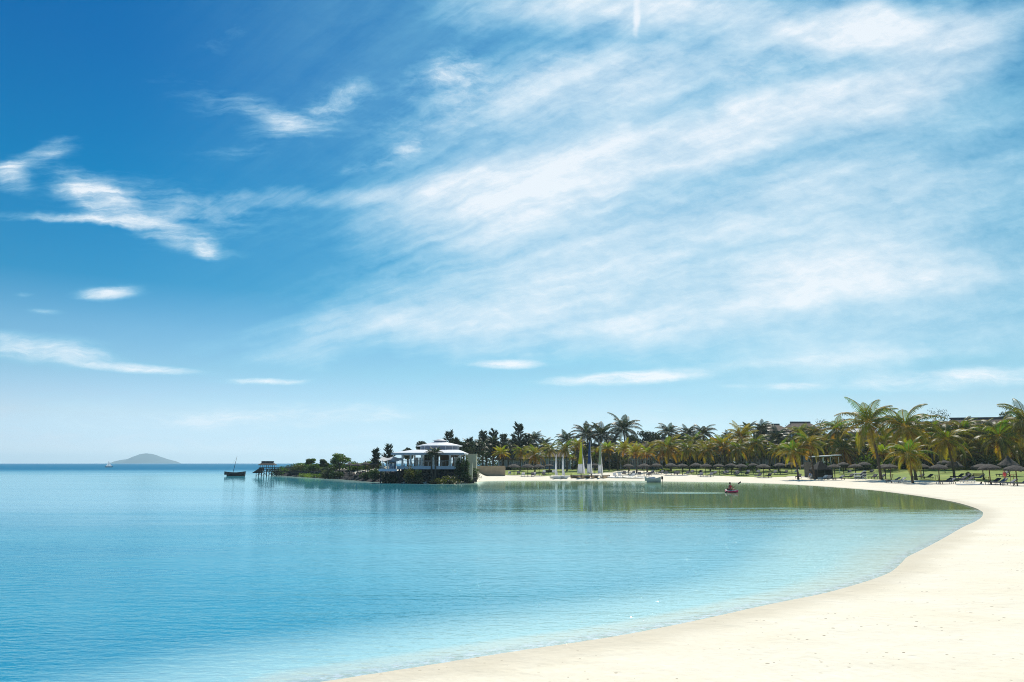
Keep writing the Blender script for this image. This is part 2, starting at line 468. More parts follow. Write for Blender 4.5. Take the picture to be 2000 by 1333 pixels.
dif = q.n('ShaderNodeBsdfDiffuse'); q.put(dif.inputs[0], body)
trn = q.n('ShaderNodeBsdfTransparent'); trn.inputs[0].default_value = (0.90, 0.99, 0.97, 1)
mx = q.n('ShaderNodeMixShader'); q.put(mx.inputs[0], clear)
q.t.links.new(dif.outputs[0], mx.inputs[1]); q.t.links.new(trn.outputs[0], mx.inputs[2])
fr = q.n('ShaderNodeFresnel'); fr.inputs['IOR'].default_value = 1.333; q.put(fr.inputs['Normal'], nrm)
mx2 = q.n('ShaderNodeMixShader'); q.put(mx2.inputs[0], q.math('MULTIPLY', q.math('MULTIPLY', fr.outputs[0], q.mapr(lee, 0.0, 1.0, 1.0, 0.82)), q.math('MULTIPLY', q.mapr(offshore, 0, 1, 0.88, 0.09), q.mapr(fray, 14.0, 62.0, 0.60, 1.0, True))))
q.t.links.new(mx.outputs[0], mx2.inputs[1]); q.t.links.new(gls.outputs[0], mx2.inputs[2])
out(q, mx2.outputs[0]); MATS['sea'] = m


# ------------------------------------------------------------------ mesh helpers
def put_tag(o, label=None, cat=None, group=None, kind=None):
    if label: o['label'] = label
    if cat: o['category'] = cat
    if group: o['group'] = group
    if kind: o['kind'] = kind
    return o


def empty(name, loc, label, cat, group=None, rz=0.0):
    o = bpy.data.objects.new(name, None)
    col.objects.link(o)
    o.location = loc
    o.rotation_euler = (0, 0, rz)
    o.empty_display_size = 0.2
    return put_tag(o, label, cat, group)


class MB:
    def __init__(s):
        s.v = []; s.f = []; s.c = []; s.cur = None

    def face(s, pts):
        i = len(s.v); s.v += [tuple(p) for p in pts]
        s.f.append(tuple(range(i, i + len(pts))))
        if s.cur: s.c.append(s.cur)

    def add(s, vs, fs):
        i = len(s.v); s.v += [tuple(p) for p in vs]
        for f in fs:
            s.f.append(tuple(k + i for k in f))
            if s.cur: s.c.append(s.cur)
        return s

    def box(s, lo, hi, rz=0.0, org=(0, 0)):
        (x0, y0, z0), (x1, y1, z1) = lo, hi
        vs = [(x0, y0, z0), (x1, y0, z0), (x1, y1, z0), (x0, y1, z0), (x0, y0, z1), (x1, y0, z1), (x1, y1, z1), (x0, y1, z1)]
        if rz:
            c, n = math.cos(rz), math.sin(rz)
            vs = [(org[0] + (x - org[0]) * c - (y - org[1]) * n, org[1] + (x - org[0]) * n + (y - org[1]) * c, z) for x, y, z in vs]
        return s.add(vs, [(0, 3, 2, 1), (4, 5, 6, 7), (0, 1, 5, 4), (1, 2, 6, 5), (2, 3, 7, 6), (3, 0, 4, 7)])

    def tube(s, path, radii, n=7, caps=True):
        path = [Vector(p) for p in path]
        if not isinstance(radii, (list, tuple)): radii = [radii] * len(path)
        rings = []
        for i, p in enumerate(path):
            a = path[max(i - 1, 0)]; b_ = path[min(i + 1, len(path) - 1)]
            t = (b_ - a).normalized()
            ref = Vector((1, 0, 0)) if abs(t.x) < 0.8 else Vector((0, 1, 0))
            e1 = t.cross(ref).normalized(); e2 = t.cross(e1)
            rings.append([p + (e1 * math.cos(2 * math.pi * k / n) + e2 * math.sin(2 * math.pi * k / n)) * radii[i] for k in range(n)])
        vs = [p for r in rings for p in r]; fs = []
        for i in range(len(rings) - 1):
            for k in range(n):
                a, b_ = i * n + k, i * n + (k + 1) % n
                fs.append((a, b_, b_ + n, a + n))
        if caps:
            fs.append(tuple(range(n - 1, -1, -1))); fs.append(tuple(range((len(rings) - 1) * n, len(rings) * n)))
        return s.add(vs, fs)

    def frustum(s, lo, hi):
        """two stacked loops of equal length joined into a solid"""
        n = len(lo)
        fs = [tuple(range(n - 1, -1, -1)), tuple(range(n, 2 * n))] + [(k, (k + 1) % n, n + (k + 1) % n, n + k) for k in range(n)]
        return s.add(list(lo) + list(hi), fs)

    def lathe(s, prof, n=14, jag=0.0, rnd=None):
        vs = []; fs = []
        for (r, z) in prof:
            for k in range(n):
                rr = r * (1 + (rnd.uniform(-jag, jag) if rnd and r > 0.2 else 0))
                vs.append((rr * math.cos(2 * math.pi * k / n), rr * math.sin(2 * math.pi * k / n), z))
        for i in range(len(prof) - 1):
            for k in range(n):
                fs.append((i * n + k, i * n + (k + 1) % n, (i + 1) * n + (k + 1) % n, (i + 1) * n + k))
        fs.append(tuple(range(n - 1, -1, -1))); fs.append(tuple(range((len(prof) - 1) * n, len(prof) * n)))
        return s.add(vs, fs)

    def mesh(s, name, mat, smooth=False):
        me = bpy.data.meshes.new(name)
        me.from_pydata(s.v, [], s.f)
        if s.c:
            ca = me.color_attributes.new('tint', 'FLOAT_COLOR', 'CORNER')
            arr = np.empty((len(me.loops), 4), dtype=np.float32); arr[:, 3] = 1
            n = np.array([len(f) for f in s.f])
            arr[:, :3] = np.repeat(np.array(s.c, dtype=np.float32), n, axis=0)
            ca.data.foreach_set('color', arr.ravel())
        me.materials.append(MATS[mat])
        if smooth: me.polygons.foreach_set('use_smooth', [True] * len(me.polygons))
        me.update()
        return me

    def build(s, name, mat, parent=None, smooth=False):
        return link(name, s.mesh(name, mat, smooth), parent)


def link(name, me, parent=None):
    o = bpy.data.objects.new(name, me)
    col.objects.link(o)
    if parent: o.parent = parent
    return o


KIDS = {}


def copy_tree(o, parent=None):
    c = o.copy(); col.objects.link(c); c.parent = parent
    for ch in list(o.children): copy_tree(ch, c)
    return c


# ------------------------------------------------------------------ land and sea
front_px = [(600, 1336), (800, 1305), (1000, 1273), (1200, 1243), (1350, 1214), (1500, 1181), (1600, 1161), (1650, 1148), (1700, 1133), (1740, 1117), (1762, 1098),
            (1772, 1088), (1800, 1074), (1840, 1053), (1880, 1030), (1902, 1020), (1915, 1012), (1920, 1004), (1917, 999), (1900, 991), (1860, 980), (1800, 970), (1740, 962), (1700, 957.5),
            (1640, 953), (1590, 949.5), (1540, 946.5), (1460, 943.6), (1380, 942), (1300, 941), (1240, 940), (1170, 939.5), (1100, 939.5), (1030, 939.5), (970, 940), (935, 941),
            (905, 945), (860, 944.5), (800, 943.5), (740, 942), (700, 939), (660, 936), (600, 932.5), (553, 929.5)]
fp0 = [plane(a, b).to_2d() for a, b in front_px]
fp = []
for i_ in range(len(fp0) - 1):
    a_, b_, c_, d_ = fp0[max(i_ - 1, 0)], fp0[i_], fp0[i_ + 1], fp0[min(i_ + 2, len(fp0) - 1)]
    for t_ in (0, .25, .5, .75):
        fp.append(0.5 * (2 * b_ + (c_ - a_) * t_ + (2 * a_ - 5 * b_ + 4 * c_ - d_) * t_ ** 2 + (3 * b_ - a_ - 3 * c_ + d_) * t_ ** 3))
fp.append(fp0[-1])
poly = [(8, -300), (-9, -40), (-7.5, 4)] + [(p.x, p.y) for p in fp] + [(-60, 192), (-58, 201), (-45, 207), (-25, 216), (-8, 250), (0, 330), (30, 700), (120, 2000), (300, 7200), (7200, 7200), (7200, -300)]
PG = np.array(poly, dtype=float)


def signed(x, y):
    """metres inside the land (negative over water)"""
    x = np.asarray(x, float).ravel(); y = np.asarray(y, float).ravel()
    best = np.full(x.shape, 1e18); ins = np.zeros(x.shape, bool)
    n = len(PG)
    for i in range(n):
        ax, ay = PG[i]; bx, by = PG[(i + 1) % n]
        ex, ey = bx - ax, by - ay
        t = np.clip(((x - ax) * ex + (y - ay) * ey) / (ex * ex + ey * ey), 0, 1)
        d = (x - ax - t * ex) ** 2 + (y - ay - t * ey) ** 2
        best = np.minimum(best, d)
        cr = (ay > y) != (by > y)
        with np.errstate(divide='ignore', invalid='ignore'):
            xi = ax + (y - ay) / (by - ay if by != ay else 1e-9) * ex
        ins ^= cr & (x < xi)
    return np.where(ins, 1, -1) * np.sqrt(best)


def sstep(a, b, v):
    t = np.clip((v - a) / (b - a), 0, 1)
    return t * t * (3 - 2 * t)


def height(x, y, s=None):
    x = np.asarray(x, float).ravel(); y = np.asarray(y, float).ravel()
    if s is None: s = signed(x, y)
    sp_ = np.maximum(s, 0)
    beach = 1.25 * (1 - np.exp(-sp_ / 33)) + 0.031 * np.clip(sp_ - 24, 0, 60)
    beach += 0.03 * np.sin(x * 0.5 + 1.3 * np.sin(y * 0.31)) * sstep(2, 8, sp_) * np.sin(y * 0.43)
    point = 1.95 * (1 - np.exp(-sp_ / 2.6)) + 0.02 * np.clip(sp_, 0, 30)
    wp = sstep(-5.0, -9.0, x) * sstep(95, 105, y)
    land = beach * (1 - wp) + point * wp
    # the bed shelves quickly close to the camera, slowly at the far end of the bay
    ang = np.arctan2(x, np.maximum(y, 1e-3))
    slope = 0.34 + (0.05 - 0.34) * sstep(0.18, 0.44, ang)
    slope = slope * sstep(120, 60, y) + (0.07 + 0.10 * sstep(0, -12, x)) * (1 - sstep(120, 60, y))
    dd = np.maximum(-s, 0)
    bed = -np.minimum(0.05 * dd + np.maximum(slope - 0.05, 0) * np.maximum(dd - 0.7, 0), 3.0)
    return np.where(s > 0, land, bed)


def H(x, y):
    return float(height([x], [y])[0])


def ground_at(px, py):
    """where the sight line through a place in the picture meets the land"""
    z = 0.8
    for _ in range(60):
        z = min(z, 2.6)
        p = plane(px, py, z)
        z += 0.35 * (H(p.x, p.y) - z)
    p = plane(px, py, z)
    return Vector((p.x, p.y, H(p.x, p.y)))


def at_depth(px, Y):
    """ground point in picture column px at depth Y"""
    p = P(px, 905, Y)
    return Vector((p.x, Y, H(p.x, Y)))


def far(px):
    """the shore road swings away to the right: extra depth of what stands behind the parasols"""
    return float(np.interp(px, [1250, 1320, 1480, 1600, 2010], [0, 6, 16, 29, 36]))


def polar(name, mat, radii, angs, keep, zfun, attr=None):
    rr, aa = np.meshgrid(radii, angs, indexing='ij')
    x = (rr * np.sin(aa)).ravel(); y = (rr * np.cos(aa)).ravel()
    s = signed(x, y)
    z = zfun(x, y, s)
    nr, na = len(radii), len(angs)
    idx = np.arange(nr * na).reshape(nr, na)
    q_ = np.stack([idx[:-1, :-1], idx[:-1, 1:], idx[1:, 1:], idx[1:, :-1]], -1).reshape(-1, 4)
    q_ = q_[:, ::-1]
    k = keep(s, x, y)
    q_ = q_[k[q_].any(1)]
    used = np.unique(q_); rem = np.full(nr * na, -1); rem[used] = np.arange(len(used))
    me = bpy.data.meshes.new(name)
    co_ = np.stack([x, y, z], -1)[used]
    me.vertices.add(len(used)); me.vertices.foreach_set('co', co_.ravel())
    nf = len(q_)
    me.loops.add(nf * 4); me.polygons.add(nf)
    me.loops.foreach_set('vertex_index', rem[q_].ravel().astype(np.int32))
    me.polygons.foreach_set('loop_start', np.arange(0, nf * 4, 4, dtype=np.int32))
    me.update(calc_edges=True)
    me.polygons.foreach_set('use_smooth', [True] * nf)
    if attr:
        a = me.attributes.new('depth', 'FLOAT', 'POINT')
        a.data.foreach_set('value', attr(x, y, s)[used].astype(np.float32))
        a = me.attributes.new('offing', 'FLOAT', 'POINT')
        a.data.foreach_set('value', np.maximum(-s, 0)[used].astype(np.float32))
    me.materials.append(MATS[mat])
    return link(name, me)


angs = np.concatenate([np.linspace(-math.pi, -0.75, 60)[:-1], np.linspace(-0.75, 0.75, 520), np.linspace(0.75, math.pi, 60)[1:]])
rad = np.concatenate([np.geomspace(0.8, 260, 330), np.geomspace(260, 7000, 42)[1:]])
ground = polar('beach', 'sand', rad, angs, lambda s, x, y: (s > -60), lambda x, y, s: height(x, y, s))
put_tag(ground, 'pale coral sand beach curving round the bay', None, None, 'structure')
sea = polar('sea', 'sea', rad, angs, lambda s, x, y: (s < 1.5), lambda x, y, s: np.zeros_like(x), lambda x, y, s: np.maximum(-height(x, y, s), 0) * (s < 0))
put_tag(sea, 'turquoise lagoon water with small ripples', None, None, 'structure')

# lawn behind the beach: a ragged sheet just above the sand
rl = random.Random(5)
gx = np.arange(-12, 150, 0.7); gy = np.arange(60, 300, 0.9)
gxx, gyy = np.meshgrid(gx, gy, indexing='ij')
fx, fy = gxx.ravel(), gyy.ravel()
fs_ = signed(fx, fy)
wob = 2.2 * np.sin(fx * 0.31 + 2 * np.sin(fy * 0.11)) + 1.6 * np.sin(fy * 0.27 + fx * 0.53) + 0.8 * np.sin(fx * 1.3 + fy * 0.9)
a1 = at_depth(1255, 160); a2 = at_depth(1757, 108); a3 = at_depth(1110, 172)
bare = 26 * np.exp(-(((fx - a1.x) / 7) ** 2 + ((fy - a1.y - 6) / 22) ** 2)) + 14 * np.exp(-(((fx - a2.x) / 4.0) ** 2 + ((fy - a2.y) / 9) ** 2))
mask = (fs_ - 21.5 + wob - bare) > 0
mask &= (fx > -8.5)
zl = height(fx, fy, fs_) + 0.03
nx, ny = gxx.shape
ii = np.arange(nx * ny).reshape(nx, ny)
ql = np.stack([ii[:-1, :-1], ii[1:, :-1], ii[1:, 1:], ii[:-1, 1:]], -1).reshape(-1, 4)
ql = ql[mask[ql].all(1)]
us = np.unique(ql); rm = np.full(nx * ny, -1); rm[us] = np.arange(len(us))
me = bpy.data.meshes.new('lawn')
me.from_pydata(np.stack([fx, fy, zl], -1)[us].tolist(), [], rm[ql].tolist())
me.materials.append(MATS['lawn'])
put_tag(link('lawn', me), 'bright mown lawn behind the beach', None, None, 'structure')

# far island, several kilometres out
ICX, ICY = P(283, 905, 6000).x, 6000.0
mb = MB()
prof = [(222, 905), (234, 899), (243, 897), (250, 897.5), (258, 894), (268, 889), (276, 886), (284, 885), (297, 886.5), (309, 891), (324, 896), (337, 899.5), (348, 905)]
nx_ = 60; ny_ = 14; wdt = 260.0
verts = []
for i in range(nx_ + 1):
    t = i / nx_; pxx = 222 + 126 * t
    zz = np.interp(pxx, [a for a, _ in prof], [P(0, b, ICY).z - CAM_H for _, b in prof])
    for j in range(ny_ + 1):
        sx = j / ny_ * 2 - 1
        ridge = max(0.0, 1 - abs(sx) ** 1.5)
        verts.append(((P(pxx, 905, ICY).x - ICX) * math.sqrt(1 - .8 * sx * sx), sx * wdt, -1.0 + (zz + 1.0) * ridge * (1 + 0.07 * math.sin(i * 1.1 + j * 2.0) * (1 - ridge) * 2) ))
fcs = [(i * (ny_ + 1) + j, (i + 1) * (ny_ + 1) + j, (i + 1) * (ny_ + 1) + j + 1, i * (ny_ + 1) + j + 1) for i in range(nx_) for j in range(ny_)]
mb.add(verts, fcs)
isl = mb.build('island', 'island_scrub', None, True)
isl.location = (ICX, ICY, 0)
put_tag(isl, 'hazy hump-backed island on the horizon behind the white sailboat', None, None, 'structure')

# sea air: distant things fade to blue
hz = MB().box((-7600, -1200, -4.5), (7800, 7800, 82)).mesh('haze', 'sand')
hm, q = new_mat('haze')
pv = q.n('ShaderNodeVolumePrincipled')
pv.inputs['Color'].default_value = (0.78, 0.96, 1.0, 1)
pv.inputs['Density'].default_value = 0.00012
pv.inputs['Anisotropy'].default_value = 0.35
oo = q.n('ShaderNodeOutputMaterial'); q.t.links.new(pv.outputs[0], oo.inputs['Volume'])
hz.materials.clear(); hz.materials.append(hm)
put_tag(link('haze', hz), 'thin blue sea haze', None, None, 'stuff')

# ================================================================== plants
def frond(mb, org, az, e0, L, droop, tint, rnd, lw=0.075, st=20, leaf=0.62, rachis=(0.42, 0.36, 0.16)):
    """one feather leaf: arching midrib with two rows of hanging leaflets"""
    d2 = Vector((math.cos(az), math.sin(az), 0)); side = Vector((-math.sin(az), math.cos(az), 0))
    tw = rnd.uniform(-0.35, 0.35)
    p = Vector(org); pts = [p.copy()]; dirs = []
    n = st
    for i in range(n):
        t = i / n
        e = e0 - droop * (t ** 1.25)
        e = max(e, -1.5)
        d = d2 * math.cos(e) + Vector((0, 0, 1)) * math.sin(e) + side * (0.10 * tw * t)
        d.normalize(); dirs.append(d)
        p = p + d * (L / n); pts.append(p.copy())
    mb.cur = rachis  # shiny midrib highlights are put into this paler colour
    mb.tube(pts[::4] + ([pts[-1]] if (n % 4) else []), [0.055 * (1 - 0.75 * k / (len(pts[::4]) + 1)) for k in range(len(pts[::4]) + (1 if n % 4 else 0))], 3, False)
    for i in range(2, n):
        t = i / n
        l = leaf * (math.sin(math.pi * min(1, 0.12 + 0.88 * t) ** 0.8) * 0.85 + 0.18) * rnd.uniform(0.85, 1.1)
        d = dirs[i]; b0 = pts[i]
        for sg in (-1, 1):
            k = rnd.uniform(0.75, 1.2)
            c = tuple(min(0.9, q_ * k) for q_ in tint)
            mb.cur = c
            out_ = (side * sg * math.cos(tw) + Vector((0, 0, 1)) * 0.25 * math.sin(tw) * sg)
            dl = (out_ * 0.78 + d * 0.55 + Vector((0, 0, -0.30))).normalized()
            m_ = b0 + dl * l * 0.55
            dl2 = (dl + Vector((0, 0, -0.9 * rnd.uniform(0.6, 1.3)))).normalized()
            e_ = m_ + dl2 * l * 0.5
            wv_ = d * lw
            mb.face([b0 - wv_ * 0.4, b0 + wv_ * 0.6, m_ + wv_ * 0.55, m_ - wv_ * 0.45])
            mb.face([m_ - wv_ * 0.45, m_ + wv_ * 0.55, e_ + wv_ * 0.08])
    mb.cur = None


def lerp3(a, b, t): return tuple(x + (y - x) * t for x, y in zip(a, b))


def palm_crown(seed, kind):
    """kinds: gold = sunlit yellowing coconut palm, dark = tall backlit one in darker green, young = upright plume"""
    rnd = random.Random(seed); mb = MB()
    n = {'gold': 27, 'dark': 24, 'young': 24, 'orange': 28}[kind]
    if kind == 'dark': top, mid, old = (0.030, 0.050, 0.018), (0.035, 0.045, 0.016), (0.06, 0.045, 0.018)  # backlit palms: their shade is put into these darker leaf tints
    elif kind == 'young': top, mid, old = (0.10, 0.140, 0.012), (0.165, 0.160, 0.014), (0.23, 0.155, 0.014)
    elif kind == 'orange': top, mid, old = (0.065, 0.095, 0.012), (0.145, 0.130, 0.012), (0.24, 0.115, 0.010)
    else: top, mid, old = (0.048, 0.082, 0.012), (0.105, 0.115, 0.013), (0.19, 0.135, 0.012)
    for i in range(n):
        t = (i + 0.5) / n
        az = i * 2.39996 + rnd.uniform(-0.25, 0.25)
        if kind == 'young': e0 = R(84) - R(75) * t + R(rnd.uniform(-8, 8)); dr = rnd.uniform(0.8, 1.5) + 0.5 * t
        elif kind == 'dark': e0 = R(80) - R(105) * t + R(rnd.uniform(-10, 10)); dr = rnd.uniform(1.0, 1.7) + 0.3 * t
        else: e0 = R(80) - R(115) * t + R(rnd.uniform(-10, 10)); dr = rnd.uniform(1.2, 1.9)
        L = rnd.uniform(0.85, 1.1) * (3.0 - 0.4 * abs(t - 0.4))
        c = lerp3(top, mid, t / 0.5) if t < 0.5 else lerp3(mid, old, (t - 0.5) / 0.5)
        c = tuple(q_ * rnd.uniform(0.75, 1.4)  for q_ in c)
        frond(mb, (0.12 * math.cos(az), 0.12 * math.sin(az), 0.25 * (1 - t)), az, e0, L, dr, c, rnd, lw=0.07 if kind != 'dark' else 0.08, st=26, leaf=0.72)
    return mb.mesh('palm_crown', 'dark_leaf' if kind == 'dark' else 'palm_leaf')


def dry_skirt(seed):
    """old brown leaf bases and hanging dead fronds under the crown"""
    rnd = random.Random(seed); mb = MB()
    for i in range(9):
        az = i * 2.4 + rnd.uniform(-.3, .3)
        frond(mb, (0.1 * math.cos(az), 0.1 * math.sin(az), -0.15), az, R(-25), rnd.uniform(1.3, 2.0), 1.0, tuple(q_ * rnd.uniform(.6, 1.1) for q_ in (0.15, 0.055, 0.018)), rnd, lw=0.09, st=10, leaf=0.4)
    return mb.mesh('dead_fronds', 'palm_leaf')


CROWNS = {k: [palm_crown(100 + 7 * i + hash_, k) for i in range(3)] for hash_, k in enumerate(('gold', 'dark', 'young', 'orange'))}
SKIRTS = [dry_skirt(s_) for s_ in (1, 2)]
prnd = random.Random(77)


def palm(base, crown, rad, kind, label, group):
    """base and crown are world points, rad the crown's reach in metres"""
    root = empty('palm_tree', base, label, 'palm tree', group)
    top = crown - base
    mb = MB()
    bow = Vector((prnd.uniform(-.3, .3), prnd.uniform(-.2, .2), 0)) * min(1.0, top.z / 6)
    path = []
    for i in range(11):
        t = i / 10
        q_ = Vector((top.x * (t ** 1.4), top.y * t, top.z * t - 0.25 * (1 - t)))
        path.append(q_ + bow * math.sin(math.pi * t))
    r0 = 0.13 + 0.012 * top.z
    mb.tube(path, [r0 * (1.45 if i == 0 else 1.0 - 0.045 * i) * (1 + 0.06 * (i % 2)) for i in range(11)], 8)
    mb.build('trunk', 'palm_bark', root, True)
    c = link('crown', prnd.choice(CROWNS[kind]), root)
    c.location = top; sc_ = rad / 2.45; c.scale = (sc_,) * 3
    c.rotation_euler = (prnd.uniform(-.12, .12), prnd.uniform(-.12, .12), prnd.uniform(0, 6.28))
    if kind != 'dark' or prnd.random() < 0.3:
        k = link('dead_fronds', prnd.choice(SKIRTS), root)
        k.location = top; k.scale = (sc_ * (1.2 if kind == 'orange' else 0.85),) * 3
        k.rotation_euler = (0, 0, prnd.uniform(0, 6.28))
    return root


def leafcloud(seed, blobs, n, size, tints, up=0.3, mat='bush_leaf'):
    """leaves spread through a union of ellipsoids (centre, radii), each a small bent blade"""
    rnd = random.Random(seed); mb = MB()
    vol = [b_[1][0] * b_[1][1] * b_[1][2] for b_ in blobs]; tot = sum(vol)
    for (c, r), v_ in zip(blobs, vol):
        k = max(12, int(n * v_ / tot)); c = Vector(c)
        bt = rnd.choice(tints)
        for _ in range(k):
            d = Vector((rnd.gauss(0, 1), rnd.gauss(0, 1), rnd.gauss(0, 1))).normalized()
            q_ = rnd.random() ** 0.45
            p = c + Vector((d.x * r[0], d.y * r[1], d.z * r[2])) * q_
            t_ = lerp3(bt, rnd.choice(tints), rnd.random() * .7); g = rnd.uniform(0.6, 1.35)
            mb.cur = tuple(x * g for x in t_)
            a = Vector((rnd.gauss(0, 1), rnd.gauss(0, 1), rnd.gauss(0, 0.6) + up)).normalized()
            b_ = a.cross(Vector((rnd.gauss(0, 1), rnd.gauss(0, 1), rnd.gauss(0, 1)))).normalized()
            l = size * rnd.uniform(0.6, 1.3); w_ = l * 0.45
            mb.face([p - a * l * .5, p + b_ * w_ * .5, p + a * l * .5, p - b_ * w_ * .5])
    mb.cur = None
    return mb.mesh('leaves', mat)


def bush_blobs(seed, w_, h_, d_, n=7):
    rnd = random.Random(seed); bl = []
    for i in range(n):
        x = rnd.uniform(-.5, .5) * w_ * .75; y = rnd.uniform(-.5, .5) * d_ * .7
        r = rnd.uniform(.22, .34)
        z = h_ * rnd.uniform(.3, .75) * (1 - 0.5 * abs(x) / (w_ * .5))
        bl.append(((x, y, z), (w_ * r, d_ * r, h_ * rnd.uniform(.22, .33))))
    bl.append(((0, 0, h_ * .3), (w_ * .42, d_ * .42, h_ * .3)))
    return bl


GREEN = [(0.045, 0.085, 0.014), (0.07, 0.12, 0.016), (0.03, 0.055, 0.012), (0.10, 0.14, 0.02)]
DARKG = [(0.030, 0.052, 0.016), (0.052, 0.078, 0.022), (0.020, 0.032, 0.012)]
LIME = [(0.14, 0.20, 0.015), (0.20, 0.24, 0.02), (0.09, 0.13, 0.014)]
OLIVE = [(0.055, 0.065, 0.016), (0.09, 0.085, 0.018), (0.04, 0.042, 0.014)]
WEEP = [(0.028, 0.044, 0.030), (0.042, 0.060, 0.040), (0.020, 0.030, 0.022)]
GOLDB = [(0.18, 0.17, 0.015), (0.14, 0.15, 0.014), (0.10, 0.09, 0.012)]


def bush(name, base, w_, h_, label, cat, tints, group=None, n=420, size=0.30, seed=0, d_=None, rz=0.0):
    root = empty(name, base, label, cat, group, rz)
    mb = MB(); rnd = random.Random(seed + 5)
    for i in range(4):
        x, y = rnd.uniform(-.25, .25) * w_, rnd.uniform(-.2, .2) * w_
        mb.tube([(x * .3, y * .3, -.1), (x * .7, y * .7, h_ * .3), (x, y, h_ * .6)], [.05, .04, .02], 5)
    mb.build('stems', 'bark', root)
    link('foliage', leafcloud(seed, bush_blobs(seed, w_, h_, d_ or w_ * .8), n, size, tints), root)
    return root


def tree(base, w_, h_, label, tints, group=None, n=1100, size=0.42, seed=0, trunk=0.22, mat='bush_leaf', cat='tree', name='broadleaf_tree'):
    root = empty(name, base, label, cat, group)
    rnd = random.Random(seed); mb = MB()
    th = h_ * .38
    mb.tube([(0, 0, -.2), (.1, .05, th * .6), (.05, 0, th)], [trunk * 1.3, trunk, trunk * .85], 8)
    bl = []
    for i in range(8):
        a = i * 2.4 + rnd.uniform(-.4, .4); rr = rnd.uniform(.15, .40) * w_; z = h_ * rnd.uniform(.48, .88)
        rr *= 1.15 - z / h_ * .5
        e = (rr * math.cos(a), rr * math.sin(a), z)
        mb.tube([(.05, 0, th * .95), (e[0] * .5, e[1] * .5, (th + z) * .5), e], [trunk * .55, trunk * .35, trunk * .12], 5)
        bl.append((e, (w_ * rnd.uniform(.15, .24), w_ * rnd.uniform(.15, .24), h_ * rnd.uniform(.09, .15))))
    bl.append(((0, 0, h_ * .72), (w_ * .26, w_ * .26, h_ * .22)))
    mb.build('trunk', 'bark', root, True)
    link('crown', leafcloud(seed, bl, n, size, tints, mat=mat), root)
    return root


def casuarina(base, w_, h_, label, group=None, seed=0, sprays=46, lean=0.0, dens=1.0):
    """feathery she-oak: upswept branches carrying fine needle plumes"""
    root = empty('casuarina_tree', base, label, 'tree', group)
    rnd = random.Random(seed); tb = MB(); lb = MB()
    tb.tube([(0, 0, -.3), (lean * h_ * .3, 0, h_ * .5), (lean * h_ * .8, 0, h_ * .96)], [.2, .12, .03], 7)
    for i in range(sprays):
        t = .25 + .75 * (i + rnd.random()) / sprays
        a = i * 2.4 + rnd.uniform(-.5, .5)
        o = Vector((lean * h_ * .8 * t * t, 0, h_ * t * .92))
        ln = w_ * .5 * (1.15 - t) * rnd.uniform(.6, 1.3) + .25 * w_ * .5
        d = Vector((math.cos(a), math.sin(a), rnd.uniform(.45, 1.1))).normalized()
        e = o + d * ln
        tb.tube([o, e], [.035, .01], 4, False)
        for k in range(int(30 * dens)):
            s_ = rnd.uniform(.25, 1.05); p = o + d * ln * s_ + Vector((rnd.gauss(0, .12), rnd.gauss(0, .12), rnd.gauss(0, .12))) * w_ * .12
            nd = (d + Vector((rnd.gauss(0, .6), rnd.gauss(0, .6), rnd.gauss(.35, .4)))).normalized()
            l = rnd.uniform(.35, .75); w2 = rnd.uniform(.07, .14)
            sd = nd.cross(Vector((rnd.gauss(0, 1), rnd.gauss(0, 1), rnd.gauss(0, 1)))).normalized() * w2
            g = rnd.uniform(.6, 1.4); lb.cur = tuple(x * g for x in rnd.choice(WEEP))
            lb.face([p - sd, p + sd, p + nd * l + sd * .3, p + nd * l - sd * .3])
    lb.cur = None
    tb.build('trunk', 'bark', root, True)
    lb.build('crown', 'dark_leaf', root)
    return root


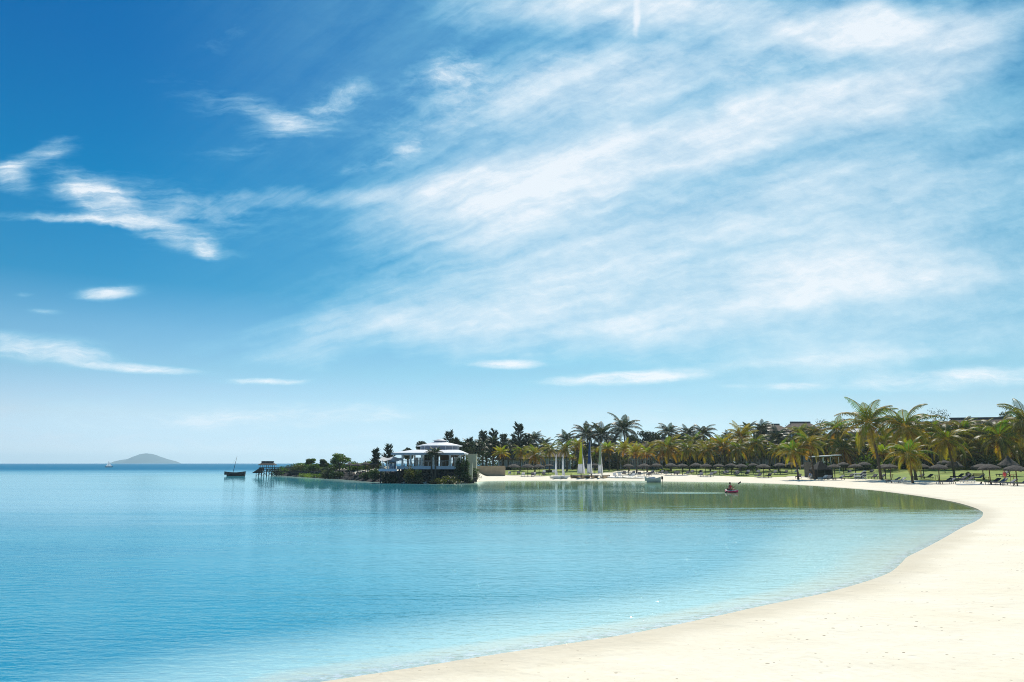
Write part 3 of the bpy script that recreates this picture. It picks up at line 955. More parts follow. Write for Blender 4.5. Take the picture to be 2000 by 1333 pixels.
# ------------------------------------------------------------------ palms: (crown px, py, reach px, base px, base py or depth, kind, label)
FRONT = 'palms growing along the beach'
BACK = 'palms standing behind the beachfront rows'
palms = [
    (979, 886, 14, 981, 176, 'young', 'small yellow-green palm beside the low tan garden wall', FRONT),
    (1018, 881, 15, 1016, 180, 'gold', 'slim golden palm in front of the brown thatched bungalow', FRONT),
    (1046, 887, 19, 1044, 172, 'orange', 'thick leaning golden palm between the bungalow and the blue-walled cottage', FRONT),
    (1073, 878, 16, 1074, 176, 'gold', 'green-gold palm just left of the two furled white dinghy sails', FRONT),
    (1103, 876, 17, 1107, 178, 'gold', 'golden palm directly behind the taller furled dinghy sail', FRONT),
    (1127, 871, 13, 1129, 180, 'young', 'yellowish palm behind the tall yellow catamaran sail', FRONT),
    (1118, 895, 7, 1118, 184, 'young', 'tiny bright yellow palm between the dinghies and the yellow sail', FRONT),
    (1166, 883, 11, 1163, 184, 'orange', 'amber palm between the blue sail and the pale green sail', FRONT),
    (1187, 876, 13, 1190, 180, 'young', 'yellow-topped palm right of the pale green sail', FRONT),
    (1221, 879, 17, 1228, 176, 'young', 'golden palm under the left end of the long thatched roof', FRONT),
    (1241, 884, 16, 1243, 168, 'young', 'yellow palm on bare sand with a thin straight trunk', FRONT),
    (1262, 884, 18, 1264, 170, 'young', 'bushy yellow palm above the beached motorboat', FRONT),
    (1303, 873, 25, 1311, 168, 'orange', 'tall orange palm with hanging rusty fronds in front of the thatched gables', FRONT),
    (1330, 886, 14, 1333, 172, 'gold', 'low golden palm just right of the tall orange palm', FRONT),
    (1343, 877, 20, 1346, 166, 'gold', 'full golden-green palm under the right end of the gabled roof', FRONT),
    (1380, 880, 19, 1387, 160, 'gold', 'golden palm with a thick leaning trunk under the dark ridge', FRONT),
    (1412, 871, 21, 1416, 158, 'young', 'broad yellow palm left of the bright-topped palm', FRONT),
    (1448, 852, 23, 1449, 162, 'young', 'bright yellow-green palm rising highest in the middle of the row', FRONT),
    (1441, 876, 20, 1446, 152, 'gold', 'low golden palm with drooping fronds beneath the bright-topped palm', FRONT),
    (1477, 866, 22, 1477, 150, 'gold', 'golden palm with a reddish skirt in front of the white-trimmed hotel wing', FRONT),
    (1521, 880, 19, 1520, 142, 'gold', 'slender golden palm left of the dark beach tent', FRONT),
    (1549, 882, 24, 1559, 937, 'gold', 'palm with yellow fronds hanging over the parasols left of the dark tent', FRONT),
    (1580, 866, 25, 1592, 936, 'gold', 'tall golden palm whose trunk crosses the dark tent', FRONT),
    (1647, 876, 27, 1651, 132, 'orange', 'orange-gold palm right of the flat white canopy', FRONT),
    (1565, 846, 20, 1567, 150, 'gold', 'green-gold palm in front of the two-storey thatched houses', BACK),
    (1590, 846, 19, 1592, 146, 'gold', 'yellowing palm below the right-hand two-storey thatched house', BACK),
    (1636, 838, 27, 1638, 136, 'gold', 'large olive palm between the thatched house and the tallest palm', BACK),
    (1500, 872, 16, 1502, 150, 'dark', 'dark green palm between the red-skirted palm and the slender golden palm', BACK),
    (1697, 824, 42, 1721, 937, 'gold', 'tallest beachfront palm with wide crown and curved pale trunk', FRONT),
    (1722, 863, 24, 1717, 124, 'orange', 'orange palm tucked under the right side of the tallest palm', FRONT),
    (1768, 832, 46, 1789, 938, 'gold', 'broad dark-crowned palm with leaning trunk right of the tallest palm', FRONT),
    (1775, 886, 31, 1783, 944, 'gold', 'short arching golden palm nearest the water line on the open sand', FRONT),
    (1724, 885, 17, 1726, 118, 'young', 'small fresh green palm behind the paired parasols', FRONT),
    (1848, 857, 35, 1864, 936, 'gold', 'curved golden palm leaning over the tall pointed parasol', FRONT),
    (1880, 850, 27, 1889, 117, 'gold', 'golden palm behind the curved palm with a straight trunk', FRONT),
    (1884, 889, 23, 1882, 112, 'orange', 'squat orange palm on the lawn behind the tall pointed parasol', FRONT),
    (1952, 853, 40, 1963, 108, 'gold', 'wide golden palm with reddish heart near the right edge', FRONT),
    (1922, 874, 24, 1925, 116, 'young', 'yellow palm between the squat orange palm and the red-hearted palm', FRONT),
    (1992, 880, 27, 1996, 112, 'orange', 'amber palm at the right edge beside the last parasol', FRONT),
    (2003, 824, 40, 2010, 104, 'gold', 'tall palm cut off by the right edge of the view', FRONT),
    (1803, 868, 22, 1806, 124, 'orange', 'rusty palm between the dark-crowned palm and the curved palm', BACK),
    (992, 878, 14, 993, 188, 'dark', 'dark plume palm just behind the small yellow-green palm', BACK),
    (1043, 858, 17, 1043, 205, 'dark', 'dark palm standing clear against the sky right of the she-oaks', BACK),
    (1108, 860, 20, 1108, 205, 'dark', 'wide dark palm behind the furled dinghy sails', BACK),
    (1146, 848, 24, 1149, 200, 'dark', 'tall dark palm above the blue catamaran sail', BACK),
    (1174, 848, 24, 1175, 198, 'dark', 'tall dark palm with pale midribs above the pale green sail', BACK),
    (1217, 837, 27, 1224, 200, 'dark', 'highest dark palm with a curved bare trunk left of the round trees', BACK),
    (1197, 861, 15, 1199, 200, 'dark', 'drooping dark palm left of the highest dark palm', BACK),
    (1306, 844, 19, 1306, 205, 'dark', 'dark palm rising behind the thatched gables', BACK),
    (1343, 846, 17, 1343, 205, 'dark', 'dark palm between the two round trees and the arched frond', BACK),
    (1373, 847, 20, 1374, 200, 'dark', 'dark palm with arching side fronds above the dark ridge', BACK),
    (1421, 852, 12, 1421, 190, 'dark', 'little dark palm left of the bright-topped palm', BACK),
    (1461, 838, 15, 1461, 180, 'dark', 'dark palm with a single raised frond above the bright-topped palm', BACK),
    (1488, 839, 19, 1488, 172, 'dark', 'dark rounded palm left of the first two-storey thatched house', BACK),
    (1517, 856, 23, 1518, 158, 'dark', 'dark palm with silvery ribs in front of the grey house wall', BACK),
    (1353, 862, 17, 1353, 180, 'gold', 'olive palm with one arched frond over the gabled roof', BACK),
    (1208, 888, 12, 1206, 182, 'dark', 'low dark palm behind the clutter of beached kayaks', BACK),
    (1620, 862, 20, 1622, 142, 'gold', 'olive palm behind the flat white canopy', BACK),
    (1668, 862, 17, 1670, 134, 'gold', 'small olive palm beside the white balcony', BACK),
    (1748, 868, 19, 1750, 128, 'gold', 'olive palm between the tallest palm and the dark-crowned palm', BACK),
    (1822, 874, 20, 1824, 124, 'young', 'yellow-green palm in front of the blue hotel door', BACK),
    (1905, 858, 20, 1907, 122, 'gold', 'olive palm under the right-hand thatched roof', BACK),
    (1975, 868, 22, 1978, 118, 'gold', 'olive palm behind the tall black parasol near the right edge', BACK),
    (1462, 884, 15, 1463, 160, 'gold', 'low olive palm beside the bright-topped palm trunk', BACK),
    (1395, 893, 13, 1396, 168, 'dark', 'low dark palm behind the leaning golden palm', BACK),
    (1284, 893, 12, 1286, 178, 'dark', 'low dark palm left of the tall orange palm', BACK),
    (917, 872, 14, 917, 178, 'dark', 'dark palm showing over the tall cream wall', BACK),
    (941, 872, 15, 942, 186, 'dark', 'dark palm behind the left half of the low garden wall', BACK),
    (961, 868, 15, 962, 190, 'dark', 'dark palm below the first two tall she-oaks', BACK),
    (1003, 868, 16, 1004, 196, 'dark', 'dark palm left of the tallest she-oak trunk', BACK),
    (1027, 872, 15, 1028, 196, 'dark', 'dark palm at the foot of the slim she-oak', BACK),
    (1062, 870, 16, 1063, 204, 'dark', 'dark palm above the ridge of the blue-walled cottage', BACK),
    (852, 884, 11, 851, 121, 'dark', 'dark little palm standing before the restaurant deck', 'palms before the restaurant'),
    (842, 886, 10, 846, 121.5, 'dark', 'bent dark palm leaning left before the restaurant deck', 'palms before the restaurant'),
]
rf_ = random.Random(61)
ZONES = [(1200, 'behind the catamaran sails'), (1290, 'above the beached motorboat'), (1360, 'around the tall orange palm'), (1440, 'behind the leaning golden trunk'), (1545, 'before the white-trimmed hotel wing'),
         (1630, 'behind the dark beach tent'), (1740, 'behind the tallest palm'), (1830, 'behind the broad dark-crowned palm'), (1910, 'behind the curved golden palm'), (9999, 'behind the red-hearted palm')]
KW = {'gold': 'golden-green', 'orange': 'rusty-skirted', 'dark': 'dark green', 'young': 'yellow'}


def zone(px_): return next(z_ for lim, z_ in ZONES if px_ < lim)


for i in range(96):
    t = (i + rf_.uniform(.1, .9)) / 96
    px_ = 1120 + 890 * t
    dep_ = np.interp(px_, [1120, 1300, 1450, 1600, 1800, 2010], [188, 183, 168, 150, 131, 123]) + rf_.uniform(-6, 9)
    rp_ = np.interp(px_, [1120, 1450, 2010], [12, 16, 22]) * rf_.uniform(.75, 1.15)
    palms.append((px_ + rf_.uniform(-4, 4), np.interp(px_, [1120, 1450, 2010], [886, 876, 868]) + rf_.uniform(-14, 20), rp_, px_, dep_, kd_ := rf_.choice(('gold', 'gold', 'gold', 'orange', 'dark', 'dark')),
                  KW[kd_] + ' palm crowded into the belt of crowns ' + zone(px_), 'palms crowded ' + zone(px_)))
for i in range(12):
    px_ = 1785 + 19 * i + rf_.uniform(-5, 5)
    palms.append((px_, 843 + rf_.uniform(-8, 10), rf_.uniform(20, 27), px_ + rf_.uniform(-6, 6), 119 + rf_.uniform(-3, 5), kd_ := rf_.choice(('gold', 'gold', 'dark')),
                  'taller ' + KW[kd_] + ' palm before the hotel roofs ' + zone(px_), 'tall palms before the hotel blocks'))
for (cx_, cy_, rp, bx_, bY, kind, label, grp) in palms:
    base = ground_at(bx_, bY) if bY > 700 else at_depth(bx_, bY + far(bx_))
    crown = P(cx_, cy_ + rp * 0.10, base.y)
    palm(base, crown, rp * base.y / F * 1.3, kind, label, grp)

# ------------------------------------------------------------------ other trees and shrubs
SHE = 'feathery she-oaks behind the restaurant and bungalow'
for (px_, top, wpx, Y, label, lean, dens, sprays) in [
        (875, 842, 24, 165, 'she-oak with two ragged peaks right of the white cupola', .05, 1.0, 40),
        (892, 856, 20, 168, 'lower she-oak right of the twin-peaked one behind the cream wall', -.03, 1.0, 38),
        (943, 842, 30, 190, 'leftmost tall she-oak above the low garden wall', .0, 1.1, 50),
        (962, 838, 28, 192, 'second tall she-oak with thin upright tips', .03, 1.1, 50),
        (983, 846, 26, 190, 'shorter she-oak between the two tallest ones', .0, 1.0, 46),
        (1012, 825, 34, 195, 'tallest she-oak above the brown thatched bungalow', .02, 1.2, 60),
        (1030, 846, 20, 196, 'slim she-oak on the right shoulder of the tallest one', .0, .9, 40),
        (917, 856, 20, 175, 'she-oak behind the tall cream wall', .0, .9, 40)]:
    b_ = at_depth(px_, Y)
    casuarina(b_, wpx * Y / F * 1.2, P(px_, top, Y).z - b_.z, label, SHE, int(px_), sprays, lean, dens)
for (px_, top, wpx, Y, label, lean, dens, sprays) in [
        (757, 871, 18, 140, 'wispy she-oak left of the restaurant above the white awning', .06, .7, 26),
        (735, 878, 15, 140, 'thin pale-trunked she-oak at the left end of the terrace', -.05, .8, 24)]:
    b_ = at_depth(px_, Y)
    casuarina(b_, wpx * Y / F * 1.3, P(px_, top, Y).z - b_.z, label, 'she-oaks on the rocky point', int(px_), sprays, lean, dens)
for (px_, top, wpx, Y, label, tt, sz) in [
        (1848, 793, 62, 165, 'open feathery tree standing above the right-hand thatched roofs', WEEP, .5),
        (1608, 816, 34, 172, 'sparse spindly tree right of the two-storey thatched houses', WEEP, .42),
        (1546, 823, 26, 180, 'thin twiggy tree between the two-storey thatched houses', WEEP, .4),
        (1938, 810, 40, 170, 'dark tree just behind the ridge of the right-hand roof', DARKG, .5),
        (1980, 804, 50, 168, 'dark spreading tree behind the roof at the right edge', DARKG, .5),
        (1272, 838, 62, 215, 'big round dark tree behind the long thatched roof', DARKG, .6),
        (1240, 850, 36, 215, 'dark rounded tree right of the highest dark palm', DARKG, .55),
        (1330, 842, 44, 218, 'round dark tree behind the gabled roof', DARKG, .6),
        (1358, 847, 34, 218, 'lower round tree right of the gabled roof', DARKG, .55),
        (1392, 853, 34, 215, 'small dark tree at the right end of the dark ridge', DARKG, .5),
        (1075, 872, 40, 220, 'low dark tree behind the blue-walled cottage', DARKG, .55),
        (1155, 862, 50, 222, 'low dark tree behind the two tall sails', DARKG, .55),
        (1430, 862, 40, 205, 'dark tree filling the gap behind the broad yellow palm', DARKG, .55),
        (830, 862, 40, 150, 'dark leafy tree behind the white restaurant roof', DARKG, .4),
        (796, 872, 26, 150, 'small leafy tree left of the upper restaurant roof', DARKG, .35),
        (925, 862, 60, 182, 'dark leafy tree behind the left end of the garden wall', DARKG, .45),
        (950, 858, 66, 200, 'dark leafy tree filling between the first two tall she-oaks', DARKG, .5),
        (985, 860, 68, 202, 'dark leafy tree behind the shorter she-oak', DARKG, .5),
        (1018, 858, 66, 206, 'dark leafy tree at the foot of the tallest she-oak', DARKG, .5),
        (885, 866, 34, 172, 'dark leafy tree below the twin-peaked she-oak', DARKG, .45),
        (905, 862, 52, 172, 'dark leafy tree behind the cream wall', DARKG, .45),
        (1660, 846, 30, 165, 'dark tree left of the tallest palm', DARKG, .5),
        (1735, 832, 40, 160, 'dark tree between the tallest palm and the dark-crowned palm', DARKG, .5)]:
    Y += far(px_)
    b_ = at_depth(px_, Y)
    h_ = P(px_, top, Y).z - b_.z
    thin = tt is WEEP
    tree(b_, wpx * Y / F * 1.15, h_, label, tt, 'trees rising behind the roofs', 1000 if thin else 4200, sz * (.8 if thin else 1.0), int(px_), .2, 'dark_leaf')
# rocky point
for (px_, top, wpx, Y, label, tt, nm) in [
        (663, 884, 44, 160, 'largest round tree on the rocky point', GREEN, 't'),
        (605, 895, 24, 184, 'small dark-topped tree near the jetty', GREEN, 't'),
        (632, 897, 22, 170, 'dark upright tree left of the largest round tree', DARKG, 't')]:
    b_ = at_depth(px_, Y)
    tree(b_, wpx * Y / F * 1.1, P(px_, top, Y).z - b_.z, label, tt, 'trees on the rocky point', 3000, .36, int(px_), .16)
for k, (px_, top, wpx, Y, label, tt) in enumerate([
        (543, 907, 26, 199, 'low dark shrub behind the jetty pavilion', DARKG),
        (562, 908, 30, 196, 'dark shrub right of the jetty pavilion', GREEN),
        (580, 900, 30, 188, 'olive shrub with loose twigs near the jetty walkway', OLIVE),
        (597, 904, 34, 182, 'wide olive shrub below the dark-topped tree', OLIVE),
        (617, 903, 30, 176, 'green shrub right of the dark-topped tree', GREEN),
        (645, 906, 26, 166, 'dark shrub at the foot of the largest round tree', DARKG),
        (688, 900, 26, 158, 'green shrub right of the largest round tree', GREEN),
        (703, 901, 30, 156, 'bright shrub behind the point parasols', LIME),
        (720, 899, 26, 152, 'leafy shrub behind the third point parasol', GREEN),
        (737, 897, 22, 147, 'tall shrub left of the restaurant terrace', OLIVE),
        (553, 905, 30, 204, 'dark shrub furthest out behind the jetty', GREEN), (590, 902, 34, 194, 'dense green shrub behind the jetty walkway', GREEN), (628, 904, 36, 180, 'broad dark shrub behind the yellow-green hedge', DARKG),
        (652, 902, 36, 172, 'broad green shrub beside the largest round tree', GREEN), (675, 901, 36, 168, 'dense shrub right behind the largest round tree', DARKG), (695, 901, 40, 166, 'broad green shrub behind the leftmost point parasols', GREEN),
        (712, 899, 40, 163, 'dense olive shrub behind the middle point parasols', OLIVE), (730, 898, 36, 158, 'dense dark shrub behind the parasol nearest the terrace', DARKG),
        (660, 915, 26, 153, 'dark scrub on the rocks below the largest round tree', DARKG), (640, 914, 22, 157, 'scrub at the right end of the yellow-green hedge', OLIVE),
        (722, 917, 26, 135, 'dark scrub on the rocks below the third point parasol', DARKG), (735, 914, 24, 131, 'scrub at the left corner of the terrace', DARKG), (760, 920, 26, 122.5, 'scrub under the left terrace', DARKG)]):
    b_ = at_depth(px_, Y)
    bush('shrub', b_, wpx * Y / F * 1.25, P(px_, top, Y).z - b_.z, label, 'shrub', tt, 'shrubs on the rocky point', 1600, .34, 300 + k)
b_ = at_depth(619, 158); b0 = at_depth(590, 174); b1 = at_depth(652, 156.5)
mid = (b0 + b1) / 2; dv = b1 - b0
hd = empty('hedge', (mid.x, mid.y, mid.z - .1), 'clipped yellow-green hedge along the sea wall of the point', 'hedge', None, math.atan2(dv.y, dv.x))
rh = random.Random(3)
link('foliage', leafcloud(9, [((x, rh.uniform(-.2, .2), .55), (1.1, .7, .55 + rh.uniform(-.1, .15))) for x in np.linspace(-dv.length / 2, dv.length / 2, 12)], 2200, .24, LIME), hd)
# shrubs before and beside the restaurant
for k, (px_, top, wpx, Y, label, tt) in enumerate([
        (803, 906, 24, 119.5, 'bristly olive shrub under the restaurant deck', OLIVE),
        (818, 914, 18, 119, 'small dark shrub at the foot of the restaurant deck', DARKG),
        (898, 886, 17, 122, 'tall dark columnar shrub at the right end of the deck', DARKG),
        (909, 888, 14, 121, 'narrow dark shrub against the cream wall', DARKG),
        (912, 916, 24, 120.5, 'low dark shrub below the cream wall', DARKG), (927, 911, 30, 131, 'dark shrub at the right foot of the tall cream wall', DARKG),
        (878, 926, 36, 117.5, 'low grassy tuft on the rocks below the deck', OLIVE),
        (852, 928, 20, 117.7, 'small grassy tuft left of the larger one below the deck', OLIVE)]):
    b_ = at_depth(px_, Y)
    h_ = max(.3, P(px_, top, Y).z - b_.z)
    bush('shrub', b_, wpx * Y / F * 1.2, h_, label, 'shrub', tt, 'shrubs around the restaurant', 1200, .22 if h_ < 1 else .3, 400 + k)
# garden shrubs behind the beach
gs = [(1712, 872, 56, 128, 'bright green leafy shrub right of the flat white canopy', LIME, 600), (1690, 868, 44, 132, 'tall leafy shrub below the white balcony', GREEN, 700),
      (1735, 888, 26, 120, 'lime shrub behind the paired parasols', LIME, 420), (1865, 884, 50, 122, 'big yellow shrub behind the curved golden palm', GOLDB, 800),
      (1836, 893, 30, 118, 'yellow-green shrub in front of the blue hotel door', GOLDB, 420), (1930, 884, 52, 106, 'dense dark-green shrub behind the overlapping parasols', GREEN, 800),
      (1905, 896, 26, 106, 'small dark shrub left of the dense dark-green one', DARKG, 420), (1805, 900, 28, 118, 'dark clipped shrub below the rusty palm', DARKG, 420),
      (1838, 903, 40, 116, 'dark low hedge-like shrub behind the single open parasol', DARKG, 500), (1772, 906, 28, 122, 'dark shrub behind the short arching palm', DARKG, 420),
      (1985, 892, 36, 106, 'dark shrub beside the right edge', DARKG, 480), (1660, 893, 30, 136, 'dark shrub left of the lime shrub behind the canopy', DARKG, 420),
      (1625, 897, 36, 142, 'dark-leaved shrub beneath the flat white canopy', GREEN, 420), (1540, 902, 34, 152, 'dark shrub before the dark openings of the hotel wing', DARKG, 420),
      (1430, 895, 40, 158, 'leafy dark shrub beneath the low drooping palm', DARKG, 500), (1462, 903, 22, 150, 'bright little bush between two parasols in mid beach', LIME, 320),
      (1350, 896, 44, 176, 'very dark shrub mass under the full golden-green palm', DARKG, 600), (1388, 900, 26, 168, 'dark shrub behind the leaning golden palm trunk', DARKG, 380),
      (1278, 896, 30, 180, 'dark shrub in front of the grey gable', DARKG, 400), (1208, 898, 40, 184, 'very dark shrub behind the white kayaks', DARKG, 500),
      (1185, 900, 26, 186, 'dark shrub right of the pale green sail', DARKG, 400), (1118, 908, 34, 186, 'low dark shrub behind the yellow sail', DARKG, 400),
      (1095, 910, 20, 186, 'low green shrub between the furled sails', GREEN, 300), (1077, 905, 18, 188, 'lime shrub in front of the pale cottage wall', LIME, 300),
      (1072, 921, 20, 170, 'rounded dark bush at the foot of the green-gold palm', DARKG, 300), (1000, 911, 40, 182, 'dark hedge-like shrub below the bungalow windows', DARKG, 500),
      (1035, 911, 40, 182, 'dark low shrub in front of the blue cottage wall', DARKG, 500), (1297, 917, 16, 166, 'grassy bush beside the tall orange palm trunk', LIME, 260),
      (1505, 910, 26, 150, 'dark shrub behind the wide parasol at mid beach', DARKG, 360), (1688, 905, 30, 122, 'dark low shrub behind the row of thatched parasols', DARKG, 420),
      (1952, 898, 30, 110, 'dark shrub at the foot of the red-hearted palm', DARKG, 420), (1880, 910, 24, 106, 'grassy yellow shrub on the lawn left of the black bush', GOLDB, 320)]
for k, (px_, top, wpx, Y, label, tt, n_) in enumerate(gs):
    Y += far(px_) + 4
    b_ = at_depth(px_, Y)
    h_ = max(.5, P(px_, top, Y).z - b_.z)
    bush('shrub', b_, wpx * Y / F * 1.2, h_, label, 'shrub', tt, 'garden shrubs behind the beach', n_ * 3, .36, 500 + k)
# far greenery closing the view inland
rw = random.Random(8)
wood = []
for px_ in range(930, 3300, 15):
    p_ = at_depth(px_, 236 + rw.uniform(-8, 24))
    hz_ = rw.uniform(3.5, 6.0)
    wood.append(((p_.x, p_.y, p_.z + hz_ * .5), (2.6, 2.2, hz_ * .55)))
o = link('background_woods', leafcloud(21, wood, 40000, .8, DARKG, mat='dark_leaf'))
put_tag(o, 'dark belt of garden woods behind the hotel', None, None, 'stuff')

# ================================================================== buildings
def hip_roof(parent, x0, x1, y0, y1, ze, zr, mat, over=0.8, hip=0.5, thick=0.28, ridge=True, rmat='ridge', name='roof'):
    """hipped roof on a rectangle: thick eaves, sloping sides, ridge capping as its own part"""
    xm0, xm1 = x0 - over, x1 + over; ym0, ym1 = y0 - over, y1 + over
    ins = (ym1 - ym0) * .5 * hip; yc = (y0 + y1) / 2
    r0, r1 = xm0 + ins, xm1 - ins
    mb = MB()
    lo = [(xm0, ym0, ze), (xm1, ym0, ze), (xm1, ym1, ze), (xm0, ym1, ze)]
    hi = [(a, b, ze + thick) for a, b, _ in lo]
    mb.frustum(lo, hi)
    # gently sagging slopes in rows
    rows = 5; rp_ = random.Random(int(x0 * 10))
    def ring(t):
        zz = ze + thick + (zr - ze - thick) * (t * .92 + .08 * t * t)
        k = .02 * rp_.uniform(-1, 1) * (0 < t < 1)
        return [(xm0 + ins * t, ym0 + (yc - ym0) * t, zz + k), (xm1 - ins * t, ym0 + (yc - ym0) * t, zz + k), (xm1 - ins * t, ym1 + (yc - ym1) * t, zz + k), (xm0 + ins * t, ym1 + (yc - ym1) * t, zz + k)]
    rings = [ring(i / rows) for i in range(rows + 1)]
    rings[0] = [(a * .999, b, c + .003) for a, b, c in rings[0]]
    vs = [p for r in rings for p in r]
    fs = [(i * 4 + k, i * 4 + (k + 1) % 4, i * 4 + 4 + (k + 1) % 4, i * 4 + 4 + k) for i in range(rows) for k in range(4)]
    mb.add(vs, fs)
    rf = mb.build(name, mat, parent)
    if ridge:
        mb = MB()
        mb.frustum([(r0 - .3, yc - .32, zr - .12), (r1 + .3, yc - .32, zr - .12), (r1 + .3, yc + .32, zr - .12), (r0 - .3, yc + .32, zr - .12)],
                   [(r0 - .3, yc - .14, zr + .24), (r1 + .3, yc - .14, zr + .24), (r1 + .3, yc + .14, zr + .24), (r0 - .3, yc + .14, zr + .24)])
        mb.build('ridge_cap', rmat, rf)
    return rf


def opening(parent, kind, x0, x1, z0, z1, y=0.0, frame='white_paint', pane='glass_dark'):
    """window or door standing proud of the wall that faces -y: frame bars, glass, sill"""
    mb = MB(); t = .07
    mb.box((x0, y - .06, z0), (x0 + t, y - .003, z1)); mb.box((x1 - t, y - .06, z0), (x1, y - .003, z1))
    mb.box((x0 + t, y - .06, z1 - t), (x1 - t, y - .003, z1)); mb.box((x0 + t, y - .06, z0), (x1 - t, y - .003, z0 + t))
    xm = (x0 + x1) / 2
    mb.box((xm - t / 2, y - .055, z0 + t), (xm + t / 2, y - .004, z1 - t))
    f = mb.build(kind, frame, parent)
    MB().box((x0 + t, y - .03, z0 + t), (xm - t / 2, y - .006, z1 - t)).box((xm + t / 2, y - .03, z0 + t), (x1 - t, y - .006, z1 - t)).build('pane', pane, f)
    if kind == 'window': MB().box((x0 - .08, y - .14, z0 - .09), (x1 + .08, y - .004, z0 - .004)).build('sill', frame, f)
    return f


def house(px0, px1, Y, eave_py, ridge_py, depth, label, wall='grey_wall', roof='roof_thatch', storeys=1, hip=.55, bays=4, posts=True, yaw=0.0, cat='house', gable=(), over=.8, name='thatched_house', group=None, balcony=None, door_mat='glass_dark', dark_ground=False):
    Y += far((px0 + px1) / 2)
    b = at_depth((px0 + px1) / 2, Y)
    root = empty(name, b, label, cat, group, yaw)
    k = Y / F; W = (px1 - px0) * k; hw = W / 2 - over
    ze = CAM_H + (905 - eave_py) * k - b.z; zr = CAM_H + (905 - ridge_py) * (Y + depth / 2) / F - b.z
    mb = MB().box((-hw, 0, -.5), (hw, depth, ze - .003))
    wl = mb.build('wall', wall, root)
    hip_roof(root, -hw, hw, 0, depth, ze, zr, roof, over, hip)
    sh = ze / storeys
    bw = 2 * hw / bays
    for s_ in range(storeys):
        for i in range(bays):
            xc = -hw + bw * (i + .5); w2 = bw * .30
            if s_ == 0 and i % 2 == 0: opening(root, 'door', xc - w2, xc + w2, .12, min(2.4, sh - .4), 0, 'white_paint', door_mat)
            else: opening(root, 'window', xc - w2 * .9, xc + w2 * .9, s_ * sh + .9, s_ * sh + min(2.3, sh - .35), 0)
        if s_ > 0 and balcony:
            mb = MB().box((-hw + .01, -1.5, s_ * sh - .12), (hw - .01, -.004, s_ * sh + .06))
            bl = mb.build('balcony', balcony, root)
            rb = MB().box((-hw + .05, -1.48, s_ * sh + .93), (hw - .05, -1.40, s_ * sh + 1.0))
            n_ = max(4, int(W / .5))
            for j in range(n_ + 1):
                x = -hw + .06 + (2 * hw - .16) * j / n_
                rb.box((x, -1.46, s_ * sh + .06), (x + .04, -1.42, s_ * sh + .93))
            rb.build('railing', balcony, bl)
    if posts:
        n_ = max(2, bays)
        for i in range(n_ + 1):
            x = -hw + .15 + (2 * hw - .3) * i / n_
            MB().box((x - .09, -1.62 if balcony else -.62, -.3), (x + .09, -1.5 if balcony else -.48, ze - .004)).build('post', 'white_paint', root)
    for (gx, gw, gh) in gable:
        mb = MB(); zc = ze + .4; y0 = -over - .15
        mb.face([(gx - gw, y0, zc), (gx + gw, y0, zc), (gx, y0, zc + gh)])
        mb.add([(gx - gw - .3, y0 - .1, zc - .15), (gx, y0 - .1, zc + gh + .2), (gx + gw + .3, y0 - .1, zc - .15), (gx - gw - .3, depth * .5, zc - .15), (gx, depth * .5, zc + gh + .2), (gx + gw + .3, depth * .5, zc - .15)],
               [(0, 1, 4, 3), (1, 2, 5, 4)])
        g_ = mb.build('gable', roof, root)
        MB().tube([(gx - gw - .3, y0 - .12, zc - .1), (gx, y0 - .12, zc + gh + .24)], .09, 5).build('bargeboard', 'grey_wall', g_)
        MB().tube([(gx + gw + .3, y0 - .12, zc - .1), (gx, y0 - .12, zc + gh + .24)], .09, 5).build('bargeboard', 'grey_wall', g_)
    return root


HG = 'thatched hotel houses behind the palms'
house(966, 1056, 190, 899, 884, 8, 'low bungalow with brown thatched roof and dark verandah, leftmost of the hotel houses', 'grey_wall', 'brown_thatch', 1, .5, 5, True, 0, 'bungalow', (), .9, 'thatched_bungalow', HG)
house(1050, 1120, 188, 895, 882, 7, 'small pale blue-walled cottage behind the furled dinghy sails', 'blue_wall', 'roof_thatch', 1, .5, 4, True, 0, 'cottage', (), .7, 'thatched_cottage', HG)
house(1118, 1216, 194, 894, 871, 12, 'grey-brown thatched house with a long pale ridge behind the tall sails', 'grey_wall', 'roof_thatch', 1, .45, 5, True, 0, 'house', (), .9, 'thatched_house', HG)
house(1204, 1300, 186, 892, 866, 11, 'long thatched house with white ridge and small gable under the round trees', 'grey_wall', 'roof_thatch', 1, .35, 5, True, 0, 'house', ((3.2, 1.5, 1.7),), .9, 'thatched_house', HG)
house(1284, 1352, 190, 888, 857, 12, 'taller thatched house with twin gables behind the tall orange palm', 'grey_wall', 'roof_thatch', 1, .4, 4, True, 0, 'house', ((-1.8, 1.4, 1.7), (2.2, 1.5, 1.8)), .9, 'thatched_house', HG)
house(1340, 1436, 182, 888, 861, 11, 'dark-ridged thatched house behind the leaning golden palm', 'grey_wall', 'roof_thatch', 1, .4, 5, True, 0, 'house', (), .9, 'thatched_house', HG)
house(1452, 1556, 162, 884, 868, 8, 'low white-trimmed hotel wing with wide dark openings behind mid beach', 'grey_wall', 'grey_roof', 1, .3, 5, True, 0, 'hotel wing', (), .5, 'hotel_wing', HG)
house(1492, 1550, 170, 846, 831, 9, 'left two-storey thatched house with flat dark ridge', 'grey_wall', 'roof_thatch', 2, .35, 4, True, 0, 'house', (), .6, 'two_storey_house', HG, 'white_paint')
house(1550, 1612, 166, 844, 827, 9, 'right two-storey thatched house with flat dark ridge beside the spindly tree', 'pale_wall', 'roof_thatch', 2, .35, 4, True, 0, 'house', (), .6, 'two_storey_house', HG, 'white_paint')
house(1645, 1720, 146, 848, 838, 8, 'two-storey white-balconied house half hidden by the tallest palm', 'blue_wall', 'grey_roof', 2, .4, 4, True, -.1, 'house', (), .5, 'two_storey_house', HG, 'white_paint')
